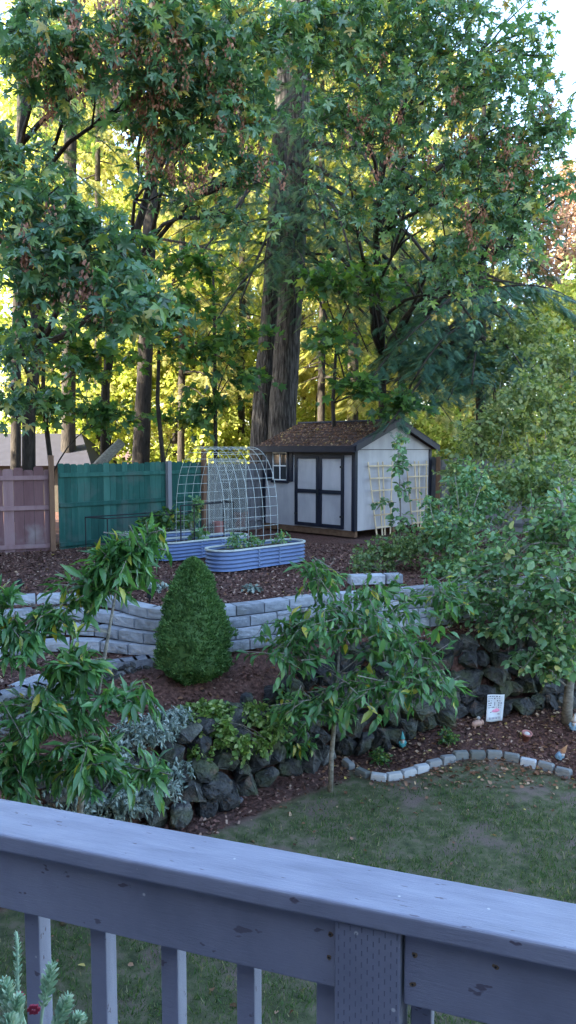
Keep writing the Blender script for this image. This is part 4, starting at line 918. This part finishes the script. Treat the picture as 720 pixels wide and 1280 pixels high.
# left hand conifers behind the fence (bare trunks, high drooping boughs)
for (pts, wp, lab, nb) in (([(84,600,25),(86,450,25),(88,300,25),(88,150,25),(90,0,25),(92,-200,25)],[19,17,16,15,13,5],'straight brown conifer trunk second from the left edge',22),
                       ([(172,600,22),(180,480,22),(185,350,22),(190,200,22),(192,60,22),(194,-150,22)],[24,19,17,16,13,4],'slightly leaning dark conifer trunk behind the middle of the green fence',24),
                       ([(18,600,21),(20,450,21),(24,300,21),(26,150,21),(28,0,21),(28,-150,21)],[13,12,11,10,8,4],'dark conifer trunk at the far left edge behind the pink fence',20),
                       ([(440,600,27),(442,400,27),(444,250,27),(446,100,27),(448,-60,27)],[15,13,12,10,3],'pale thin trunk in the woods right of the big firs',24)):
    tk, tr = px_tube(pts, wp); tk[0].z = 1.9
    conifer('conifer_tree', lab, tk, tr, auto_boughs(tk, nb, 9, tk[-1].z-1, 3.2, 1.6, .45), mat='fir', per=50, bmat='bark_dark', sides=10)
for (u0, y0, lab) in ((225,26.5,'golden lit drooping conifer between the leaning trunk and the fir pair'),(120,28,'golden lit conifer between the second and third trunks from the left'),(400,26,'yellow lit feathery conifer directly right of the fir pair'),(500,25.5,'yellow lit feathery conifer above the shed ridge'),(300,29,'golden lit conifer just left of the fir pair')):
    tk, tr = px_tube([(u0,600,y0),(u0+3,400,y0),(u0+2,200,y0),(u0+4,0,y0),(u0+4,-120,y0)], [10,9,7,5,2]); tk[0].z = 1.9
    conifer('sunlit_conifer', lab, tk, tr, auto_boughs(tk, 62, 6, tk[-1].z-.5, 2.6, 1.0, .55), mat='sunny_dark', per=55, fs=.34, bmat='bark_dark', sides=8)
tk, tr = px_tube([(270,600,18.5),(269,500,18.5),(268,400,18.5),(266,330,18.5)], [6,5,4,3]); tk[0].z = 1.9
tree('vine_maple', 'very thin straight trunk between the leaning conifer and the firs', 'tree', tk, tr, [pb(240,440,17.5,50,22,30),pb(300,420,17.5,45,20,26),pb(260,500,17.5,50,18,24),pb(230,380,17,45,20,24),pb(300,470,17,40,18,20)], STAR, 8, .2, M['maple_mid'], M['bark_dark'], limb=.03, tl=(.4,.8), droop=.2, tipdown=.2)

# bigleaf maples
def maple(label, pts, wp, blobs, leaf, lsize, lpt, seeds, tmpl=MAPLE):
    tk, tr = px_tube(pts, wp); tk[0].z = 1.9
    blobs = [(c, tuple(q*1.25 for q in rr), int(n*.86)) for c, rr, n in blobs]
    t = tree('maple_tree', label, 'tree', tk, tr, blobs, tmpl, lpt, lsize, leaf, M['bark_dark'], limb=.055, tl=(.5,1.2), droop=.3, tipdown=.45, updev=.65, jit=.85, surfb=.36)
    P = []; T = []
    for (u, v, y, sp, n) in seeds:
        for _ in range(int(n*2.3)):
            c = PY(u+random.gauss(0,sp), v+random.gauss(0,sp), y+random.uniform(-.5,.5))
            for k in range(26):
                P.append(c+Vector((random.gauss(0,.045), random.gauss(0,.045), -random.uniform(0,.28)))); T.append((random.gauss(0,.5), random.gauss(0,.5), -1))
    if P: scatter('seed_clusters', DIAM, np.array(P), np.array(T), rng.normal(size=(len(P),3)), np.c_[np.full(len(P),.05), rng.uniform(.05,.09,len(P)), np.full(len(P),.05)], M['samara'], t)
    return t
maple('big leafed maple with a dark forked trunk at the left behind the pink fence',
      [(34,600,16.5),(36,500,16.4),(50,430,16.0),(28,300,15.8),(26,180,15.4),(40,60,14.5)], [17,15,12,11,9,6],
      [pb(40,260,10.5,55,40,34),pb(110,300,10,60,40,40),pb(150,370,9.8,45,35,24),pb(60,350,10.5,55,30,26),pb(20,200,11,40,30,18),pb(100,60,11.5,70,45,44),pb(30,60,12,40,50,26),pb(190,30,11.5,55,35,34),pb(190,100,12,60,30,30),pb(40,430,12,40,22,12),pb(20,500,13.5,30,25,14)],
      M['maple_near'], .17, 14, [(45,300,10,20,5),(110,340,10,20,5),(100,20,11,30,9),(75,80,11.5,25,8),(190,40,11.5,30,11),(130,70,12,30,8),(200,90,12,20,6)])
maple('tall spreading maple with leaning trunk whose branches overhang the terrace centre',
      [(128,600,19),(132,480,18.6),(150,360,18),(185,240,17),(240,120,16),(280,20,15)], [12,11,10,9,8,5],
      [pb(250,30,12,60,40,44),pb(325,35,12.5,50,30,32),pb(230,170,12.5,50,45,20),pb(290,140,12.5,50,45,28),pb(310,210,12.5,30,36,16),pb(200,230,13,35,25,7),pb(420,20,13,60,35,40),pb(300,270,13,40,25,10),pb(170,150,13,30,30,12),pb(250,100,12,55,30,30),pb(300,100,13,40,26,14)],
      M['maple_near'], .155, 14, [(210,60,12,30,12),(270,100,12.3,20,9),(200,170,12.5,20,8),(280,130,12.3,20,8),(255,190,12.5,20,7),(320,190,12.5,14,4),(185,110,12.5,20,8)])
maple('broad maple crown filling the upper right with trunk hidden behind the shed',
      [(480,600,20.5),(478,450,20),(470,300,19),(480,180,18),(500,60,17)], [11,10,9,7,5],
      [pb(430,60,14,60,45,50),pb(500,40,14,60,45,55),pb(570,60,13.5,60,50,60),pb(620,110,13.5,50,45,46),pb(650,190,13.5,50,50,50),pb(600,210,13.5,50,40,40),pb(520,140,13.5,60,45,50),pb(440,150,13.5,50,40,40),pb(640,270,13.5,40,40,34),pb(580,290,14,45,35,30),pb(510,230,14,45,35,32),pb(440,240,14,40,30,22),pb(560,0,14,70,40,50),pb(660,40,14,28,30,12),pb(460,-20,14,70,40,40),pb(560,350,14.5,45,30,22),pb(690,150,13.5,20,50,16),pb(695,250,13.8,18,50,10),pb(675,70,13.8,20,30,10)],
      M['maple_near'], .14, 12, [(480,150,13.5,30,9),(570,180,13.5,30,7),(640,180,13.3,20,7),(600,270,13.5,20,5),(690,130,13.5,10,3),(440,80,14,30,6)])
for (lab, base, blobs) in (('understory maple low behind the pink fence', (60,17.5), [pb(40,420,17,60,30,60),pb(110,450,17.5,60,30,60),pb(60,500,17,60,25,50),pb(130,520,17.5,50,20,36)]),
                     ('understory maple low behind the green fence', (200,18), [pb(230,520,18.5,50,14,26),pb(190,400,17.5,40,24,30),pb(240,330,16.5,50,22,26),pb(130,400,17,50,24,26)]),
                     ('understory maple growing beside the fir pair over the shed roof', (415,19), [pb(420,420,17,40,24,30),pb(470,350,17,45,26,30),pb(500,500,16.5,45,14,26),pb(440,480,16.8,40,14,20),pb(400,350,17,40,24,26)])):
    b_ = PZ(base[0], 600, 3.0); p = Vector(((base[0]-360)/F*base[1], base[1], 1.9))
    tree('understory_maple', lab, 'tree', [p, p+Vector((.1,0,1.5)), p+Vector((.0,-.2,3.2)), p+Vector((.1,-.3,5))], [.07,.06,.05,.03], blobs, STAR, 8, .2, M['maple_mid'], M['bark_dark'], limb=.03, tl=(.4,.8), droop=.2, tipdown=.2)
# leaning dead log above the fence
m = MB(); m.tube([PY(112,594,18),PY(130,575,18),PY(152,553,18.3)], [.13,.13,.11], 10, wob=.08); tag(m.build('dead_log', M['bark_grey'], smooth=True), 'grey dead log leaning above the top of the green fence', 'log')
# neighbour's house far left
hc = Vector((-8.9,24.2,1.5)); t = thing('neighbour_house', 'pale grey roofed low house seen between trunks behind the fence', 'house', tuple(hc), .05)
m = MB(); m.box(-2.3,2.3,0,4,0,2.0); m.build('wall', M['siding'], t)
m = MB(); m.add([(-2.7,-.4,1.95),(2.7,-.4,1.95),(2.7,4.4,1.95),(-2.7,4.4,1.95),(-1.6,2,3.0),(1.9,2,3.0)], [(0,1,5,4),(1,2,5),(2,3,4,5),(3,0,4),(0,3,2,1)]); m.build('roof', M['roof'], t)
m = MB(); m.box(-1.5,-.5,-.03,-.004,.9,1.7); wn = m.build('window', M['shed_trim'], t)
m = MB(); m.box(-1.42,-.58,-.04,-.031,.98,1.62); m.build('pane', M['glass'], wn)

# ------------------------------------------------------------ sunlit woods beyond
WG = 'sunlit trees in the woods beyond the fence'
def woodtree(i, x, y, h, wid, mat, lab, n=9000, ls=.2, hem=1.2, name='woodland_tree'):
    t = thing(name, lab, 'tree', (x,y,1.95), 0, WG)
    m = MB(); lean = random.uniform(-.5,.5)
    m.tube([(0,0,0),(lean*.3,0,h*.3),(lean,0,h*.85)], [.16,.12,.04], 8); m.build('trunk', M['bark_dark'], t, True)
    nb = int(10+h); bl = []
    m = MB()
    for k in range(nb):
        zz = hem+(h-hem)*(k+.5)/nb; a = random.uniform(0,2*PI); q = wid*random.uniform(.25,.8)*math.sqrt(max(.15,1-abs(zz/h-.4)*1.1)); c = Vector((q*math.cos(a), q*math.sin(a), zz))
        r = wid*random.uniform(.35,.6); bl.append((tuple(c), (r,r,r*.6), int(n/nb/7))); m.tube([(lean*zz/h,0,max(.5,zz-.8)), tuple(c)], [.05,.02], 4)
    m.build('branch', M['bark_dark'], t, True)
    (P, T, U), _ = twigs(bl, 7, tl=(.4,1.0), updev=.8, jit=1.0)
    scatter('crown', DIAM, P, T, U, rng.uniform(ls*.6,ls*1.3,len(P)), mat, t, world=False)
spots = [(-13,30,17,2.6,'sunny'),(-9.6,33,21,2.8,'sunny_dark'),(-6.8,29,10,2.4,'sunny'),(-5.0,34,23,2.6,'sunny_dark'),(-3.2,28.5,9,2.2,'sunny'),(-1.4,32,16,2.4,'sunny'),(.8,36,24,2.8,'sunny_dark'),
         (2.4,29,9,2.2,'sunny'),(4.2,33,19,2.6,'sunny'),(6.8,30,12,2.4,'sunny_dark'),(8.6,34,15,2.4,'sunny'),(11.3,31,8.5,2.4,'sunny'),(-11.5,38,22,3.2,'sunny'),(-8.0,41,16,3,'sunny'),(5.0,42,22,3,'sunny'),(-3.0,42,20,3,'sunny'),
         (12.4,36,14.5,2.2,'redleaf'),(15.5,41,17,2.6,'redleaf'),(9.4,45,13,3,'sunny'),(0.5,46,15,4,'sunny'),(-6,48,15,4,'sunny'),(14.2,33,11,2.4,'olive')]
tall = [(-15,44,24,'sunny'),(-10.5,46,28,'sunny_dark'),(-6.5,44,29,'sunny'),(-2.2,47,30,'sunny_dark'),(1.8,45,28,'sunny'),(5.6,47,29,'sunny'),(9.0,44,23,'sunny_dark'),(-13,52,31,'sunny'),(3.5,52,32,'sunny_dark'),(-4.5,52,32,'sunny'),(11.5,50,19,'sunny')]
desc = {'sunny': 'sunlit yellow green tree', 'sunny_dark': 'golden lit tall tree', 'redleaf': 'reddish leaved tree', 'olive': 'pale olive tree'}
place = ['at the far left edge of the woods','tall between the left edge and the second trunk','low behind the green fence start','behind the leaning conifer','low just left of the firs','directly left of the firs','directly behind the fir pair',
         'low behind the shed roof','behind the broad right maple','behind the hemlock','right of the hemlock','low at the right edge','distant at the left edge','distant above the neighbour house','distant behind the right maple','distant left of the firs',
         'below the pale sky at upper right','farther back at the far right','distant right of centre','distant behind the firs','distant behind the green fence','outermost on the right']
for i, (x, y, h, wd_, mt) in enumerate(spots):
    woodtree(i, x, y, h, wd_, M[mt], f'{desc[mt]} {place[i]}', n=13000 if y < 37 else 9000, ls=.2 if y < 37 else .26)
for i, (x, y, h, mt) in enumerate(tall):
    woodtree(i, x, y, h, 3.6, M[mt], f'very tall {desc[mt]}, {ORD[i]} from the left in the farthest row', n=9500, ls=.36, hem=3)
bl = [((x, 27+random.uniform(-1,2), 2.6+random.uniform(0,1.8)), (1.3,.8,1.3), 80) for x in np.linspace(-13,13,34)]
(P, T, U), _ = twigs(bl, 8, tl=(.4,.9), updev=.8, jit=1)
tag(scatter('undergrowth', DIAM, P, T, U, rng.uniform(.12,.26,len(P)), M['sunny']), 'sunlit brush under the woodland trees', 'undergrowth', kind='stuff')
# tall unseen firs added left of the frame to keep sun off the garden
for i, (x, y, h) in enumerate([(-14,-9.5,24),(-13,-6,24),(-14.5,-2,25),(-13,1.5,24),(-14,5.5,25),(-13.2,9.3,24),(-14,13.2,24),(-17.5,-8,27),(-18,-1,27),(-17.5,7,27)]):
    t = thing('added_shade_fir', f'tall dense fir added unseen at the left for shade, {ORD[i]} of the row', 'tree', (x,y,1.5), 0, 'row of firs added to shade the garden')
    m = MB(); m.tube([(0,0,0),(0,0,h)], [.35,.05], 8); m.build('trunk', M['bark_dark'], t)
    FP = []; FT = []
    for k in range(1500):
        f = random.random(); z = 1+f*(h-1); r = (3.2*(1-f)+.5)*random.uniform(.3,1); a = random.uniform(0,2*PI); FP.append((r*math.cos(a), r*math.sin(a), z)); FT.append((math.cos(a), math.sin(a), random.uniform(-.7,0)))
    scatter('crown', FROND, np.array(FP), np.array(FT), np.tile([0,0,1.],(1500,1))+rng.normal(size=(1500,3))*.5, rng.uniform(1.3,2.4,1500), M['fir'], t, world=False)

# ------------------------------------------------------------ deck and railing
hh = .80; zc = EYE-hh
a = PZ(0,1043,zc); b = PZ(720,1188,zc); d = (b-a).normalized(); nv = Vector((-d.y, d.x, 0)); nv = nv if nv.y > 0 else -nv
ang = math.atan2(d.y, d.x); O = a.copy()
rl = thing('deck_railing', 'lavender grey painted wooden deck railing across the foreground', 'railing', (O.x,O.y,zc-1.0), ang)
def along(u, v, z, off=0):            # distance along the railing of the pixel's point at height z on the front face
    aa, bb_, cc = ray(u, v); # ray meets the vertical plane through the front edge
    t_ = (O.x*nv.x+O.y*nv.y+off)/(aa*nv.x+bb_*nv.y); return (aa*t_-O.x)*d.x+(bb_*t_-O.y)*d.y
m = MB(); m.box(-2.2,2.6,0,.137,.962,1.0); c_ = m.build('cap_rail', M['paint'], rl); bv = c_.modifiers.new('bevel','BEVEL'); bv.width = .006; bv.segments = 3
s0 = along(416,1150,0); s1 = along(499,1165,0)
yb = .028
for (x0, x1) in ((-2.2, s0-.002), (s1+.004, 2.6)):
    m = MB(); m.box(x0,x1,yb,yb+.038,.817,.957); o = m.build('upper_rail_board', M['paint'], rl, bevel=.003)
for zz in (.1,):
    m = MB(); m.box(-2.2,s0-.002,yb,yb+.038,.02,.16); m.build('lower_rail_board', M['paint'], rl, bevel=.003)
    m = MB(); m.box(s1+.004,2.6,yb,yb+.038,.02,.16); m.build('lower_rail_board', M['paint'], rl, bevel=.003)
# post with incising marks
m = MB(); m.box(s0,s1,.012,.10,-.1,.958); pst = m.build('post', M['paint'], rl, bevel=.003)
M['incision'] = surf('incision_dark', [(.3,(.13,.14,.19)),(.8,(.18,.19,.25))], 9, .9, 0)
m = MB(); col = 0
for xx in np.arange(s0+.008, s1-.004, .0105):
    z = .3+(.01 if col % 2 else 0)
    while z < .95: m.box(xx-.0008,xx+.0008,.0105,.0118,z,z+.009); z += .0215
    col += 1
m.build('incising_marks', M['incision'], pst)
# fastener holes with rusty rims
M['rust'] = surf('rusty_hole', [(.3,(.12,.08,.05)),(.8,(.3,.22,.14))], 90, .9, 0)
def hole(x, z):
    m = MB(); vs = [(x+.005*math.cos(q)*random.uniform(.7,1.4), yb-.0015, z+.005*math.sin(q)*random.uniform(.7,1.4)) for q in np.linspace(0,2*PI,9)[:-1]]
    m.add(vs, [tuple(range(8))]); m.build('nail_head', M['rust'], rl)
    m = MB(); vs = [(x+.0022*math.cos(q), yb-.003, z+.0022*math.sin(q)) for q in np.linspace(0,2*PI,9)[:-1]]
    m.add(vs, [tuple(range(8))]); m.build('nail_core', M['black'], rl)
for (x, z) in ((s0-.012,.92),(s0-.014,.875),(s1+.022,.915),(s1+.02,.86),(s1+.16,.925)): hole(x, z)
xb = [along(u, 1150, 0, .068) for u in (30,110,200,295)]
sp = (xb[3]-xb[0])/3
for k in range(-14, 16):
    x = xb[0]+sp*k
    if k > 3: x = xb[3]+sp*(k-3)*.98
    if s0-.05 < x < s1+.0: x = s0-.03 if x < s0+.03 else s1+.01
    m = MB(); m.box(x,x+.038,yb+.040,yb+.082,.03,.955); m.build('baluster', M['paint'], rl, bevel=.003)
# deck floor
df = thing('deck_floor', 'grey painted wooden deck floor boards behind the railing', 'deck', (O.x,O.y,EYE-1.78), ang)
m = MB()
for k in range(23): m.box(-2.5,3.2,-.14*k-.135+.1,-.14*k+.1,0,.03)
m.build('boards', M['deck'], df)
m = MB(); m.box(-2.5,3.2,.105,.14,-.2,.03); m.build('rim_board', M['deck'], df)

hs = thing('own_house', 'pale grey house wall with a sliding door behind the deck, outside the frame', 'house', (0,-2.6,0))
m = MB(); m.box(-6,-1.2,-.2,0,0,6.6); m.box(1.2,7,-.2,0,0,6.6); m.box(-1.2,1.2,-.2,0,4.4,6.6); m.box(-1.2,1.2,-.2,0,0,2.25); m.build('wall', M['siding'], hs)
m = MB(); m.box(-6.5,7.5,-.5,.6,6.62,6.8); m.build('eave', M['shed_trim'], hs)
m = MB(); m.box(-1.18,1.18,-.15,-.11,2.27,4.38); dr = m.build('door', M['glass'], hs)
m = MB(); m.box(-.04,.04,-.105,-.06,2.27,4.38); m.build('door_frame', M['white'], dr)

# succulent planter at the lower left
pc_ = Vector((-.36,.93,0)); zf = EYE-1.75
ps = thing('plant_stand', 'tall black plant stand holding the succulent pot on the deck', 'plant stand', (pc_.x-.09,pc_.y-.08,zf))
m = MB(); m.lathe((0,0,0),[(.13,0),(.13,.02),(.02,.03),(.02,.5),(.12,.52),(.12,.54)],16); m.build('pedestal', M['black'], ps, True)
pt_ = thing('succulent_pot', 'pale green trailing succulent with feathery stems and red flowers in front of the railing', 'potted plant', (pc_.x-.09,pc_.y-.08,zf+.545))
m = MB(); m.lathe((0,0,0),[(.08,0),(.11,.16),(.12,.16),(.12,.185),(.105,.185),(.10,.16)],20); m.build('pot', M['terracotta'], pt_, True)
m = MB(); m.lathe((0,0,.155),[(.1,0),(.01,.01)],16); m.build('soil', M['soil'], pt_)
base = pt_.location+Vector((0,0,.16))
P = []; T = []; SZ = []; stem = MB()
for (u, v, y, u2, v2) in ((65,1205,.93,50,1300),(20,1165,.95,35,1290),(5,1225,.9,10,1300),(22,1245,.88,25,1310),(85,1245,.9,60,1310),(100,1270,.9,80,1320),(40,1290,.86,35,1330),(12,1270,.86,10,1320)):
    e = PY(u, v, y); s = PY(u2, v2, y-.02); b0 = base+Vector((random.uniform(-.05,.05), random.uniform(-.05,.05), 0))
    pts = curve(b0, s, .05, 4, .05)+curve(s, e, .02, 8, .05)[1:]
    stem.tube(pts, .0022, 6)
    hd = pts[-6:]
    for i in range(5):
        for k in range(13):
            f = (i+k/13)/5; p = hd[i].lerp(hd[i+1], k/13); ax = (hd[i+1]-hd[i]).normalized(); an = k*2.4+i
            u_ = ax.orthogonal().normalized(); v_ = ax.cross(u_); o_ = u_*math.cos(an)+v_*math.sin(an)
            thin = .55 if u in (20,) else 1
            P.append(p); T.append(o_*.8+ax*.75); SZ.append(.0115*(.55+.9*math.sin(PI*min(1,f*.85+.12)))*thin)
stem.build('stem', M['succulent'], pt_, True, True)
NEED = ([(0,0,0),(.16,.35,.06),(.12,.8,.03),(0,1,0),(-.12,.8,.03),(-.16,.35,.06),(0,.4,-.08)], [(0,1,6),(6,1,2),(6,2,3),(0,6,5),(5,6,4),(6,3,4)])
scatter('leaves', NEED, np.array(P), np.array(T), rng.normal(size=(len(P),3)), np.array(SZ), M['succulent'], pt_, smooth=True)
M['redpetal'] = surf('red_petal', [(.3,(.22,.015,.04)),(.8,(.35,.03,.07))], 20, .6, 0)
for (u, v) in ((24,1244),(43,1260)):
    c = PY(u, v, .93); m = MB()
    for k in range(6):
        q = k*PI/3; e = Vector((math.cos(q)*.009, -.004, math.sin(q)*.007)); m.obox(c+e*.6, (1,0,.2), (0,1,0), (0,.2,1), .0028, .0015, .002)
    m.build('flower', M['redpetal'], pt_, world=True)
for o in list(bpy.data.objects):
    if o.type == 'MESH' and not o.parent and 'kind' not in o and 'label' not in o: print('UNTAGGED', o.name)
